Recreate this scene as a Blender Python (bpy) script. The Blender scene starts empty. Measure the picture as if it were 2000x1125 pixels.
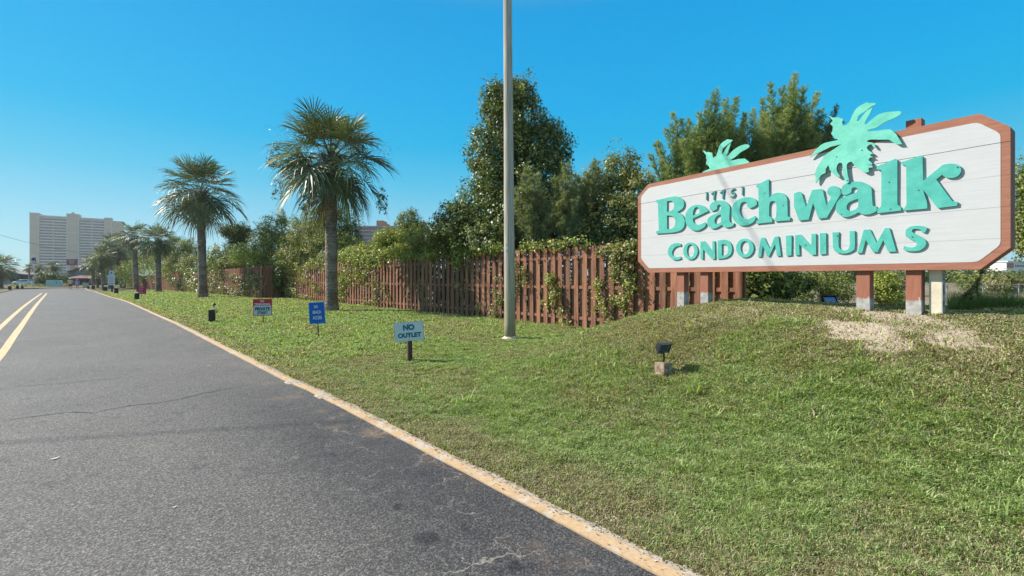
import bpy, bmesh, math, random
import numpy as np
from mathutils import Vector, Matrix
R = math.radians
rng = np.random.default_rng(7)
random.seed(7)
sc = bpy.context.scene
col = sc.collection

# ---------------------------------------------------------------- camera frame
F = 850.0; HZ = 540.0; H = 1.6; VPX = 140.0
TH = math.atan((1000 - VPX) / F)
CR = (math.cos(TH), -math.sin(TH)); CF = (math.sin(TH), math.cos(TH))

def at(px, Z, py=None):
    """world point seen at photo column px, depth Z (and row py)"""
    X = (px - 1000) / F * Z
    x = CR[0] * X + CF[0] * Z; y = CR[1] * X + CF[1] * Z
    if py is None: return (x, y)
    return (x, y, H - (py - HZ) / F * Z)

def sstep(a, b, v):
    t = np.clip((np.asarray(v, dtype=float) - a) / (b - a), 0, 1)
    return t * t * (3 - 2 * t)

def base(y):
    return -0.5 * sstep(25, 90, y)

def ug(px, py, dz=0.0, G=None):
    """photo pixel -> world point on the base plane (or terrain G)"""
    Z = F * H / max(py - HZ, 1.5)
    for _ in range(40):
        x, y = at(px, Z)
        g = (base(y) if G is None else G(x, y)) + dz
        Z = 0.5 * Z + 0.5 * F * (H - float(g)) / max(py - HZ, 1.5)
    x, y = at(px, Z)
    return x, y, float(g), Z

# kerb line (road side edge) traced on the ground
KP = [(1287, 1125), (970, 957.5), (653, 790), (600, 763), (549.5, 741), (445, 687), (339.5, 631.7), (300, 614.5), (266.7, 598.7), (248.9, 590.7),
      (226.7, 583.1), (213.3, 580), (195.5, 573.8), (184, 569.3), (171.5, 566.7)]
kp = [ug(*p)[:2] for p in KP]
kx = np.array([p[0] for p in kp]); ky = np.array([p[1] for p in kp])
d0 = (kp[0][0] - kp[2][0]) / (kp[0][1] - kp[2][1])
kx = np.concatenate([[kp[0][0] + d0 * (-14 - kp[0][1])], kx, [kx[-1] - 0.4]])
ky = np.concatenate([[-14], ky, [130]])
def KX(y): return np.interp(y, ky, kx)
def LX(y): return np.interp(y, [10, 85], [-5.0, -6.5])   # left road edge
YEND = 112.0

# ---------------------------------------------------------------- value noise
def vnoise(x, y, seed=0):
    x = np.asarray(x, dtype=float); y = np.asarray(y, dtype=float)
    xi = np.floor(x).astype(np.int64); yi = np.floor(y).astype(np.int64)
    xf = x - xi; yf = y - yi
    def h(a, b):
        n = (a * 374761393 + b * 668265263 + seed * 1442695041) & 0xffffffff
        n = ((n ^ (n >> 13)) * 1274126177) & 0xffffffff
        return ((n ^ (n >> 16)) & 0xffff) / 65535.0
    u = xf * xf * (3 - 2 * xf); v = yf * yf * (3 - 2 * yf)
    return (h(xi, yi) * (1 - u) + h(xi + 1, yi) * u) * (1 - v) + (h(xi, yi + 1) * (1 - u) + h(xi + 1, yi + 1) * u) * v
def fbm(x, y, seed=0, oct=4):
    s = 0; a = 0.5; t = 0
    for i in range(oct):
        s = s + a * vnoise(x * 2 ** i, y * 2 ** i, seed + i * 17); t += a; a *= 0.5
    return s / t

def mound(x, y):
    sx = sstep(3.0, 7.9, x) * (1 - sstep(8.9, 13.2, x))
    sy = (1 - sstep(2.6, 6.6, y)) * sstep(-8, -3, y)
    return 0.95 * sx ** 1.1 * sy
def terrain(x, y):
    x = np.asarray(x, dtype=float); y = np.asarray(y, dtype=float)
    b = base(y)
    d = x - KX(y) - 0.14
    lawn = b + 0.012 + 0.19 * sstep(0.0, 5.5, d) + mound(x, y)
    lawn = lawn + (fbm(x * 0.9, y * 0.9, 3) - 0.5) * 0.07 * sstep(0.2, 2.0, d) + (fbm(x * 4, y * 4, 5, 3) - 0.5) * 0.03 * sstep(0.0, .5, d)
    far = sstep(11, 15, x)
    lawn = lawn * (1 - far) + (b + (fbm(x * .25, y * .25, 9) - 0.5) * 0.35 * (1 - sstep(60, 150, x)) + mound(x, y)) * far
    road = b - 0.03
    z = np.where(d > 0, lawn, road)
    z = np.where((y > YEND), b + 0.03, z)
    dl = LX(y) - 0.14 - x
    z = np.where((dl > 0) & (y <= YEND), b + 0.02 + 0.08 * sstep(0, 3, dl), z)
    return z
def tz(x, y): return float(terrain(x, y))

def sandmask(x, y):
    """bare pale sand: crest of the mound and the open field beyond"""
    n = fbm(x * 1.9, y * 1.9, 21); n2 = fbm(x * .35 + 3, y * .35, 33)
    m = mound(x, y)
    s1 = sstep(0.66, 0.92, m + 0.0) * sstep(0.42, 0.62, n) * (1 - sstep(1.2, 3.9, y)) * 1.0
    s1b = 0.42 * sstep(0.6, 0.9, m) * sstep(0.5, 0.7, n)
    for (a, b, r_, k_) in SPOTS:
        s1b = np.maximum(s1b, k_ * (1 - sstep(0.5, 1.0, np.hypot(x - a, (y - b)) / r_ + (n - .5) * 1.3)))
    s2 = sstep(11, 14.5, x) * (0.10 + 0.28 * sstep(0.35, 0.6, n2)) * (1 - sstep(1.5, 4.5, y - (x - 12) * 0.16))
    s3 = .8 * (1 - sstep(.8, 2.4, np.abs(CF[0] * x + CF[1] * y - 26.5 + n2 * 2))) * sstep(13, 15, x) * (1 - sstep(2, 4, y))
    return np.clip(np.maximum(np.maximum(s1, s1b), np.maximum(s2, s3)), 0, 1)
def ugm(px, py):
    '''first place where the sight line meets the terrain'''
    Zs = np.linspace(1.2, 30, 1400); X = (px - 1000) / F * Zs; x = CR[0] * X + CF[0] * Zs; y = CR[1] * X + CF[1] * Zs
    hit = np.nonzero(H - (py - HZ) / F * Zs < terrain(x, y))[0]
    i = hit[0] if len(hit) else 900
    return float(x[i]), float(y[i])
SPOTS = []
for px_, py_, r_, k_ in ((1690, 648, .34, 1.0), (1725, 668, .22, .9), (1775, 640, .26, .8), (1860, 655, .30, .95), (1905, 690, .16, .6), (1830, 635, .22, .8), (1560, 606, .42, .55), (1620, 618, .4, .6), (1370, 620, .3, .5), (1450, 612, .35, .5), (1960, 660, .18, .5), (1850, 745, .14, .5), (1745, 720, .14, .6)):
    q_ = ugm(px_, py_); SPOTS.append((q_[0], q_[1], r_ * 1.35, k_))
def drymask(x, y):
    n = fbm(x * 1.1, y * 1.1, 41); n3 = fbm(x * .4, y * .4, 47); n4 = fbm(x * 5, y * 5, 51, 3)
    d = x - KX(y)
    m = 0.60 * sstep(0.47, 0.66, n) + 0.32 * sstep(0.48, 0.7, n3) + 0.9 * (n4 - 0.47)
    m = m + 0.75 * (1 - sstep(0.15, 0.95, d + (n4 - .5) * .8)) + 0.75 * sstep(.35, 0.85, mound(x, y)) * sstep(.3, .55, n)
    m = np.maximum(m, .85 * sstep(12, 14, x))
    return np.clip(m, 0, 1)

# ---------------------------------------------------------------- materials
MATS = {}
def nt(m):
    m.use_nodes = True; t = m.node_tree; t.nodes.clear(); return t, t.nodes, t.links
def mat(name, c, rough=0.7, var=0.12, scale=6.0, bump=0.0, bscale=40.0, spec=0.3, metal=0.0, c2=None, stretch=None, fac=(0.35, 0.65)):
    """colour with noise variation (c..c2) and bump"""
    if name in MATS: return MATS[name]
    m = bpy.data.materials.new(name); t, N, L = nt(m)
    o = N.new('ShaderNodeOutputMaterial'); b = N.new('ShaderNodeBsdfPrincipled')
    b.inputs['Roughness'].default_value = rough; b.inputs['Metallic'].default_value = metal
    b.inputs['Specular IOR Level'].default_value = spec
    tc = N.new('ShaderNodeTexCoord'); mp = N.new('ShaderNodeMapping')
    if stretch: mp.inputs['Scale'].default_value = stretch
    L.new(tc.outputs['Object'], mp.inputs['Vector'])
    n = N.new('ShaderNodeTexNoise'); n.inputs['Scale'].default_value = scale; n.inputs['Detail'].default_value = 6
    n.inputs['Roughness'].default_value = 0.65
    L.new(mp.outputs[0], n.inputs['Vector'])
    r = N.new('ShaderNodeValToRGB'); e = r.color_ramp.elements
    e[0].position, e[1].position = fac
    if c2 is None:
        e[0].color = (*[v * (1 - var) for v in c], 1); e[1].color = (*[min(1, v * (1 + var)) for v in c], 1)
    else:
        e[0].color = (*c, 1); e[1].color = (*c2, 1)
    L.new(n.outputs['Fac'], r.inputs[0]); L.new(r.outputs[0], b.inputs['Base Color'])
    if bump:
        n2 = N.new('ShaderNodeTexNoise'); n2.inputs['Scale'].default_value = bscale; n2.inputs['Detail'].default_value = 4
        L.new(mp.outputs[0], n2.inputs['Vector'])
        bp = N.new('ShaderNodeBump'); bp.inputs['Strength'].default_value = bump; bp.inputs['Distance'].default_value = 0.01
        L.new(n2.outputs['Fac'], bp.inputs['Height']); L.new(bp.outputs[0], b.inputs['Normal'])
    L.new(b.outputs[0], o.inputs[0])
    MATS[name] = m; return m

def leafmat(name, rough=0.45, trans=0.3, spec=0.35):
    """colour comes from each leaf's own colour attribute"""
    if name in MATS: return MATS[name]
    m = bpy.data.materials.new(name); t, N, L = nt(m)
    o = N.new('ShaderNodeOutputMaterial'); b = N.new('ShaderNodeBsdfPrincipled')
    a = N.new('ShaderNodeAttribute'); a.attribute_name = 'tint'
    b.inputs['Roughness'].default_value = rough; b.inputs['Specular IOR Level'].default_value = spec
    L.new(a.outputs['Color'], b.inputs['Base Color'])
    tr = N.new('ShaderNodeBsdfTranslucent')
    hs = N.new('ShaderNodeMixRGB'); hs.blend_type = 'MULTIPLY'; hs.inputs[0].default_value = 1; hs.inputs[2].default_value = (1.5, 1.7, 0.6, 1)
    L.new(a.outputs['Color'], hs.inputs[1]); L.new(hs.outputs[0], tr.inputs['Color'])
    mx = N.new('ShaderNodeMixShader'); mx.inputs[0].default_value = trans
    L.new(b.outputs[0], mx.inputs[1]); L.new(tr.outputs[0], mx.inputs[2]); L.new(mx.outputs[0], o.inputs[0])
    MATS[name] = m; return m

# ---------------------------------------------------------------- mesh builder
class MB:
    def __init__(s): s.v = []; s.f = []
    def add(s, vs, fs):
        o = len(s.v); s.v += [tuple(map(float, p)) for p in vs]; s.f += [tuple(i + o for i in f) for f in fs]; return s
    def box(s, c, d, rz=0.0, rx=0.0, ry=0.0, taper=1.0):
        M = Matrix.Translation(c) @ Matrix.Rotation(rz, 4, 'Z') @ Matrix.Rotation(ry, 4, 'Y') @ Matrix.Rotation(rx, 4, 'X')
        vs = []
        for z in (-.5, .5):
            k = taper if z > 0 else 1
            for x, y in ((-.5, -.5), (.5, -.5), (.5, .5), (-.5, .5)):
                vs.append(M @ Vector((x * d[0] * k, y * d[1] * k, z * d[2])))
        return s.add(vs, [(3, 2, 1, 0), (4, 5, 6, 7), (0, 1, 5, 4), (1, 2, 6, 5), (2, 3, 7, 6), (3, 0, 4, 7)])
    def tube(s, pts, rad, n=8, cap=True):
        pts = [Vector(p) for p in pts]
        if not hasattr(rad, '__len__'): rad = [rad] * len(pts)
        vs = []; fs = []
        ref = Vector((0, 0, 1))
        d = (pts[-1] - pts[0]).normalized()
        if abs(d.z) > 0.9: ref = Vector((1, 0, 0))
        for i, p in enumerate(pts):
            t = (pts[min(i + 1, len(pts) - 1)] - pts[max(i - 1, 0)]).normalized()
            a = t.cross(ref).normalized(); b = t.cross(a).normalized()
            for k in range(n):
                an = 2 * math.pi * k / n
                vs.append(p + (a * math.cos(an) + b * math.sin(an)) * rad[i])
        for i in range(len(pts) - 1):
            for k in range(n):
                k2 = (k + 1) % n
                fs.append((i * n + k, i * n + k2, (i + 1) * n + k2, (i + 1) * n + k))
        if cap:
            fs.append(tuple(range(n - 1, -1, -1))); fs.append(tuple((len(pts) - 1) * n + k for k in range(n)))
        return s.add(vs, fs)
    def ell(s, c, r, n=12, m=8):
        vs = [(c[0], c[1], c[2] - r[2])]; fs = []
        for j in range(1, m):
            a = -math.pi / 2 + math.pi * j / m
            for k in range(n):
                b = 2 * math.pi * k / n
                vs.append((c[0] + r[0] * math.cos(a) * math.cos(b), c[1] + r[1] * math.cos(a) * math.sin(b), c[2] + r[2] * math.sin(a)))
        vs.append((c[0], c[1], c[2] + r[2]))
        for k in range(n):
            fs.append((0, 1 + (k + 1) % n, 1 + k)); fs.append((len(vs) - 1, len(vs) - 1 - n + k, len(vs) - 1 - n + (k + 1) % n))
        for j in range(m - 2):
            for k in range(n):
                a = 1 + j * n; fs.append((a + k, a + (k + 1) % n, a + n + (k + 1) % n, a + n + k))
        return s.add(vs, fs)
    def build(s, name, m, parent=None, world=True, loc=None, smooth=False, bevel=0.0):
        me = bpy.data.meshes.new(name)
        off = Vector((0, 0, 0))
        if parent is not None and world:
            off = parent.location
            if parent.parent: off = off + parent.parent.location
        if parent is None and loc is not None: off = Vector(loc)
        vs = [(a - off[0], b - off[1], c - off[2]) for a, b, c in s.v]
        me.from_pydata(vs, [], s.f); me.update()
        if smooth:
            me.polygons.foreach_set('use_smooth', [True] * len(me.polygons))
        o = bpy.data.objects.new(name, me); col.objects.link(o)
        if m: me.materials.append(m)
        if parent is not None: o.parent = parent
        elif loc is not None: o.location = loc
        if bevel:
            b = o.modifiers.new('bevel', 'BEVEL'); b.width = bevel; b.segments = 2; b.limit_method = 'ANGLE'
        return o

def npmesh(name, V, Fq, m, parent=None, loc=None, tint=None, smooth=False):
    """fast mesh; Fq is an (n,k) array of faces; tint is per vertex rgb"""
    off = np.zeros(3)
    if parent is not None: off = np.array(parent.location)
    elif loc is not None: off = np.array(loc, dtype=float)
    V = np.asarray(V, dtype=np.float32) - off.astype(np.float32)
    me = bpy.data.meshes.new(name)
    me.vertices.add(len(V)); me.vertices.foreach_set('co', V.ravel())
    n, k = Fq.shape
    me.loops.add(n * k); me.loops.foreach_set('vertex_index', Fq.astype(np.int32).ravel())
    me.polygons.add(n); me.polygons.foreach_set('loop_start', np.arange(0, n * k, k, dtype=np.int32))
    if smooth: me.polygons.foreach_set('use_smooth', np.ones(n, dtype=bool))
    me.update(calc_edges=True)
    if tint is not None:
        a = me.color_attributes.new('tint', 'FLOAT_COLOR', 'POINT')
        c = np.ones((len(V), 4), dtype=np.float32); c[:, :3] = tint
        a.data.foreach_set('color', c.ravel())
    if m: me.materials.append(m)
    o = bpy.data.objects.new(name, me); col.objects.link(o)
    if parent is not None: o.parent = parent
    elif loc is not None: o.location = loc
    return o

def tag(o, label=None, cat=None, group=None, kind=None):
    if label: o['label'] = label
    if cat: o['category'] = cat
    if group: o['group'] = group
    if kind: o['kind'] = kind
    return o
def thing(name, label, cat, loc=(0, 0, 0), rotz=0.0, group=None):
    o = bpy.data.objects.new(name, None); col.objects.link(o)
    o.location = loc; o.rotation_euler = (0, 0, rotz); o.empty_display_size = 0.2
    return tag(o, label, cat, group)

# ---------------------------------------------------------------- flat traced shapes
def smooth_poly(txt, sub=5):
    """'x,y' points; '!' marks a corner; the rest is rounded (Catmull-Rom)"""
    P = []; C = []
    for w in txt.split():
        c = w.endswith('!'); w = w.rstrip('!'); a, b = w.split(',')
        P.append((float(a), float(b))); C.append(c)
    n = len(P); out = []
    for i in range(n):
        p1, p2 = P[i], P[(i + 1) % n]
        if C[i] and C[(i + 1) % n]:
            out.append(p1); continue
        p0 = P[i - 1] if not C[i] else (2 * p1[0] - p2[0], 2 * p1[1] - p2[1])
        p3 = P[(i + 2) % n] if not C[(i + 1) % n] else (2 * p2[0] - p1[0], 2 * p2[1] - p1[1])
        for k in range(sub):
            t = k / sub
            out.append(tuple(0.5 * ((2 * p1[j]) + (-p0[j] + p2[j]) * t + (2 * p0[j] - 5 * p1[j] + 4 * p2[j] - p3[j]) * t * t + (-p0[j] + 3 * p1[j] - 3 * p2[j] + p3[j]) * t ** 3) for j in (0, 1)))
    return out
def ellipse(cx, cy, rx, ry, n=28):
    return [(cx + rx * math.cos(2 * math.pi * k / n), cy + ry * math.sin(2 * math.pi * k / n)) for k in range(n)]

def curve_solid(name, loops, depth, m, parent, M, bevel=0.0, fillname='plate'):
    """extruded filled outline(s) in local x,z plane -> mesh part. M: 4x4 local matrix"""
    cu = bpy.data.curves.new(name, 'CURVE'); cu.dimensions = '2D'; cu.fill_mode = 'BOTH'
    cu.extrude = depth / 2
    for lp in loops:
        sp = cu.splines.new('POLY'); sp.points.add(len(lp) - 1)
        for i, p in enumerate(lp): sp.points[i].co = (p[0], p[1], 0, 1)
        sp.use_cyclic_u = True
    ob = bpy.data.objects.new('tmp', cu); col.objects.link(ob)
    dg = bpy.context.evaluated_depsgraph_get()
    me = bpy.data.meshes.new_from_object(ob.evaluated_get(dg))
    bpy.data.objects.remove(ob); bpy.data.curves.remove(cu)
    me.transform(M); me.name = name
    me.materials.clear(); me.materials.append(m)
    o = bpy.data.objects.new(name, me); col.objects.link(o); o.parent = parent
    return o

def text_part(name, txt, w, h, M, m, parent, depth=0.002, bold=0.0, spacing=1.0):
    """text fitted into w x h, centred, in local xy then moved by M"""
    cu = bpy.data.curves.new(name, 'FONT'); cu.body = txt; cu.extrude = 0.0; cu.offset = bold; cu.space_character = spacing
    ob = bpy.data.objects.new('tmp', cu); col.objects.link(ob)
    dg = bpy.context.evaluated_depsgraph_get()
    me = bpy.data.meshes.new_from_object(ob.evaluated_get(dg))
    bpy.data.objects.remove(ob); bpy.data.curves.remove(cu)
    xs = [v.co.x for v in me.vertices]; ys = [v.co.y for v in me.vertices]
    sx = w / (max(xs) - min(xs)); sy = h / (max(ys) - min(ys))
    cx = (max(xs) + min(xs)) / 2; cy = (max(ys) + min(ys)) / 2
    for v in me.vertices: v.co = ((v.co.x - cx) * sx, (v.co.y - cy) * sy, 0)
    me.transform(M); me.name = name; me.materials.clear(); me.materials.append(m)
    o = bpy.data.objects.new(name, me); col.objects.link(o); o.parent = parent
    return o
# ================================================================= camera, light, sky
cam = bpy.data.cameras.new('camera'); co = bpy.data.objects.new('camera', cam); col.objects.link(co)
cam.sensor_width = 36; cam.lens = F / 2000 * 36; cam.shift_y = -22.5 / 2000; cam.clip_end = 5000; cam.clip_start = 0.05
co.location = (0, 0, H); co.rotation_euler = (R(90), 0, -TH); sc.camera = co
SUN_EL = R(37.5); SH = Vector((-0.554, 0.83, 0)).normalized()       # horizontal direction towards the sun
SD = Vector((SH.x * math.cos(SUN_EL), SH.y * math.cos(SUN_EL), math.sin(SUN_EL)))
sl = bpy.data.lights.new('sun', 'SUN'); sl.energy = 4.75; sl.angle = R(0.5); sl.color = (1.0, 0.945, 0.87)
so = bpy.data.objects.new('sun', sl); col.objects.link(so); so.rotation_euler = SD.to_track_quat('Z', 'Y').to_euler(); so.location = (0, 0, 30)
w = bpy.data.worlds.new('World'); sc.world = w; w.use_nodes = True
t = w.node_tree; t.nodes.clear(); N = t.nodes; L = t.links
wo = N.new('ShaderNodeOutputWorld'); bg = N.new('ShaderNodeBackground'); sky = N.new('ShaderNodeTexSky')
sky.sky_type = 'NISHITA'; sky.sun_disc = False; sky.sun_elevation = SUN_EL
sky.sun_rotation = math.atan2(SH.x, SH.y)
sky.air_density = 1.0; sky.dust_density = 0.6; sky.ozone_density = 2.5; sky.altitude = 0
# physical sky blended with azure by height; the neutral zenith is added fill for shadows
tcw = N.new('ShaderNodeTexCoord'); sxw = N.new('ShaderNodeSeparateXYZ'); L.new(tcw.outputs['Generated'], sxw.inputs[0])
rw = N.new('ShaderNodeValToRGB'); cr_ = rw.color_ramp; cr_.elements[0].position = 0.0; cr_.elements[1].position = 1.0
def lin(c): return [((v / 255 + .055) / 1.055) ** 2.4 if v > 10 else v / 255 / 12.92 for v in c]
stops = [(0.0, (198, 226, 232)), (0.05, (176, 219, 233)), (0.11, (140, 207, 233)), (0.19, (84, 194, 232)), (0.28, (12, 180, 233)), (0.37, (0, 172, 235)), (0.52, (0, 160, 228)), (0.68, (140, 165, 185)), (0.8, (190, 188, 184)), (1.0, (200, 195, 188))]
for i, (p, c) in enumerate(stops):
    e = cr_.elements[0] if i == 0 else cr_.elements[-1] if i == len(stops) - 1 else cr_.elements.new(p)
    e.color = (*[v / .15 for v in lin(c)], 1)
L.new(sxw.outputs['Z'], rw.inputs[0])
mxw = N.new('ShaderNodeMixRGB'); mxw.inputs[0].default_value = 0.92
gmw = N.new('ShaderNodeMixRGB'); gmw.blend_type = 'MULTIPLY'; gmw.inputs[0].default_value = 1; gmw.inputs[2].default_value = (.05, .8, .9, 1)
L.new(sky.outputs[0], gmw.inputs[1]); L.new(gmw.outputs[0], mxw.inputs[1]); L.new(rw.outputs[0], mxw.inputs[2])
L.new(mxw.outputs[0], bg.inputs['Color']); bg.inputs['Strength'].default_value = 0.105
L.new(bg.outputs[0], wo.inputs[0])
sc.view_settings.view_transform = 'Standard'; sc.view_settings.look = 'None'; sc.view_settings.exposure = 0.55; sc.view_settings.gamma = 1
sc.render.engine = 'CYCLES'
sc.cycles.max_bounces = 5; sc.cycles.diffuse_bounces = 2; sc.cycles.glossy_bounces = 2; sc.cycles.transmission_bounces = 3; sc.cycles.transparent_max_bounces = 4
sc.cycles.use_denoising = True

# ================================================================= terrain sheet
def axis(lo, hi, step, far_lo, far_hi, g=1.22):
    a = list(np.arange(lo, hi + 1e-6, step)); s = step; v = hi
    while v < far_hi: s *= g; v += s; a.append(v)
    s = step; v = lo
    while v > far_lo: s *= g; v -= s; a.insert(0, v)
    return np.array(a)
gx = axis(1.9, 13, 0.085, -2500, 3500); gy = axis(-1.5, 19, 0.11, -2500, 4000, 1.12)
GX, GY = np.meshgrid(gx, gy); nx, ny = len(gx), len(gy)
V = np.stack([GX, GY, terrain(GX, GY)], -1).reshape(-1, 3)
ii = (np.arange(ny - 1)[:, None] * nx + np.arange(nx - 1)[None]).ravel()
Fq = np.stack([ii, ii + 1, ii + nx + 1, ii + nx], 1)
SM = sandmask(V[:, 0], V[:, 1]); DM = drymask(V[:, 0], V[:, 1])
gm = bpy.data.materials.new('lawn_ground'); t, N, L = nt(gm)
o = N.new('ShaderNodeOutputMaterial'); b = N.new('ShaderNodeBsdfPrincipled'); b.inputs['Roughness'].default_value = 0.95; b.inputs['Specular IOR Level'].default_value = 0.1
at_ = N.new('ShaderNodeAttribute'); at_.attribute_name = 'tint'
sp = N.new('ShaderNodeSeparateColor'); L.new(at_.outputs['Color'], sp.inputs[0])
tc = N.new('ShaderNodeTexCoord')
def noise(sc_, det=5, rough=0.6):
    n = N.new('ShaderNodeTexNoise'); n.inputs['Scale'].default_value = sc_; n.inputs['Detail'].default_value = det; n.inputs['Roughness'].default_value = rough
    L.new(tc.outputs['Object'], n.inputs['Vector']); return n
def ramp(src, a, ca, bb, cb):
    r = N.new('ShaderNodeValToRGB'); r.color_ramp.elements[0].position = a; r.color_ramp.elements[1].position = bb
    r.color_ramp.elements[0].color = (*ca, 1); r.color_ramp.elements[1].color = (*cb, 1); L.new(src, r.inputs[0]); return r
def mix(f, a, bb, bt='MIX'):
    m = N.new('ShaderNodeMixRGB'); m.blend_type = bt
    if isinstance(f, float): m.inputs[0].default_value = f
    else: L.new(f, m.inputs[0])
    L.new(a, m.inputs[1]); L.new(bb, m.inputs[2]); return m
n1 = noise(30); n2 = noise(6); n3 = noise(2.2)
green = ramp(n1.outputs['Fac'], 0.3, (0.035, 0.04, 0.018), 0.75, (0.20, 0.21, 0.09))
dry = ramp(n1.outputs['Fac'], 0.3, (0.07, 0.052, 0.032), 0.75, (0.34, 0.27, 0.17))
sand = ramp(n2.outputs['Fac'], 0.3, (0.38, 0.30, 0.22), 0.7, (0.58, 0.48, 0.37))
m1 = mix(sp.outputs[1], green.outputs[0], dry.outputs[0]); m2 = mix(sp.outputs[0], m1.outputs[0], sand.outputs[0])
L.new(m2.outputs[0], b.inputs['Base Color'])
bp = N.new('ShaderNodeBump'); bp.inputs['Strength'].default_value = 0.9; bp.inputs['Distance'].default_value = 0.03
L.new(n1.outputs['Fac'], bp.inputs['Height']); L.new(bp.outputs[0], b.inputs['Normal']); L.new(b.outputs[0], o.inputs[0])
tn = np.stack([SM, DM, DM * 0], 1)
tag(npmesh('ground', V, Fq, gm, tint=tn, smooth=True), 'green and straw coloured lawn rising to a sandy mound', kind='structure')

# ================================================================= road
am = bpy.data.materials.new('asphalt'); t, N, L = nt(am)
o = N.new('ShaderNodeOutputMaterial'); b = N.new('ShaderNodeBsdfPrincipled')
tc = N.new('ShaderNodeTexCoord')
n1 = noise(150, 2, 0.8); vc = N.new('ShaderNodeTexVoronoi'); vc.inputs['Scale'].default_value = 125; L.new(tc.outputs['Object'], vc.inputs['Vector']); vcs = N.new('ShaderNodeSeparateColor'); L.new(vc.outputs['Color'], vcs.inputs[0]); n2 = noise(0.55, 5); n3 = noise(3.2, 5); nv = noise(8, 4); nf = noise(48, 3, .8)
ag = ramp(vcs.outputs[0], 0.0, (0.055, 0.052, 0.049), 1.0, (0.29, 0.275, 0.26)); ag.color_ramp.elements.new(.7).color = (.14, .133, .126, 1)
ag2 = ramp(nf.outputs['Fac'], 0.36, (0.66, 0.66, 0.66), 0.64, (1.3, 1.3, 1.29))
agm = mix(0.85, ag.outputs[0], ag2.outputs[0], 'MULTIPLY')
bigv = ramp(n2.outputs['Fac'], 0.3, (0.84, 0.83, 0.84), 0.7, (1.14, 1.11, 1.08))
m1 = mix(1.0, agm.outputs[0], bigv.outputs[0], 'MULTIPLY')
sx = N.new('ShaderNodeSeparateXYZ'); L.new(tc.outputs['Object'], sx.inputs[0])
def mr(src, a, bb, c=0.0, d=1.0):
    m = N.new('ShaderNodeMapRange'); m.inputs[1].default_value = a; m.inputs[2].default_value = bb; m.inputs[3].default_value = c; m.inputs[4].default_value = d
    m.interpolation_type = 'SMOOTHSTEP'; L.new(src, m.inputs[0]); return m
def mth(op, a, bb=None):
    m = N.new('ShaderNodeMath'); m.operation = op
    for i, v in enumerate((a, bb)):
        if v is None: continue
        if isinstance(v, (int, float)): m.inputs[i].default_value = v
        else: L.new(v, m.inputs[i])
    return m.outputs[0]
# darker sealed band beside the kerb, irregular
wob = mth('ADD', sx.outputs[0], mth('MULTIPLY', mth('SUBTRACT', n2.outputs['Fac'], 0.5), 1.8))
band = mr(wob, 0.75, 1.75)
bandf = mth('MULTIPLY', band.outputs[0], mr(sx.outputs[1], 9, 4).outputs[0])
drk = N.new('ShaderNodeRGB'); drk.outputs[0].default_value = (0.42, 0.44, 0.50, 1)
m2 = mix(mth('MULTIPLY', bandf, 0.85), m1.outputs[0], mix(1.0, m1.outputs[0], drk.outputs[0], 'MULTIPLY').outputs[0])
# damp dark patches
pat = ramp(n3.outputs['Fac'], 0.58, (1, 1, 1), 0.68, (0.72, 0.73, 0.76))
m3 = mix(1.0, m2.outputs[0], pat.outputs[0], 'MULTIPLY')
def spot(x, y, r, prev, k=0.85):
    v = N.new('ShaderNodeVectorMath'); v.operation = 'DISTANCE'; v.inputs[1].default_value = (x, y, 0); L.new(tc.outputs['Object'], v.inputs[0])
    dd = mth('ADD', v.outputs['Value'], mth('MULTIPLY', mth('SUBTRACT', nv.outputs['Fac'], 0.5), 0.12))
    f = mr(dd, r, r * 0.55); dk = N.new('ShaderNodeRGB'); dk.outputs[0].default_value = (0.38, 0.39, 0.45, 1)
    return mix(mth('MULTIPLY', f.outputs[0], k), prev, mix(1.0, prev, dk.outputs[0], 'MULTIPLY').outputs[0]).outputs[0]
pv = m3.outputs[0]
for p_, r_ in (((832, 1052), 0.085), ((777, 990), 0.06), ((1010, 1105), 0.05)):
    x, y, z, Z = ug(*p_); pv = spot(x, y, r_, pv)
# fine sand filled crazing beside the kerb
vm = N.new('ShaderNodeVectorMath'); vm.operation = 'MULTIPLY_ADD'; L.new(nv.outputs['Color'], vm.inputs[0]); vm.inputs[1].default_value = (0.28, 0.28, 0); L.new(tc.outputs['Object'], vm.inputs[2])
vo = N.new('ShaderNodeTexVoronoi'); vo.feature = 'DISTANCE_TO_EDGE'; vo.inputs['Scale'].default_value = 4.2; L.new(vm.outputs[0], vo.inputs['Vector'])
ck = mr(vo.outputs['Distance'], 0.0, 0.018, 1.0, 0.0)
nk = noise(3.0, 3)
ckm = mth('MULTIPLY', mth('MULTIPLY', ck.outputs[0], mr(nk.outputs['Fac'], 0.44, 0.62).outputs[0]), mth('MULTIPLY', mr(sx.outputs[0], 0.8, 1.5).outputs[0], mr(sx.outputs[1], 7, 4).outputs[0]))
sc_ = N.new('ShaderNodeRGB'); sc_.outputs[0].default_value = (0.42, 0.37, 0.31, 1)
m4 = mix(mth('MULTIPLY', ckm, 0.6), pv, sc_.outputs[0])
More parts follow.
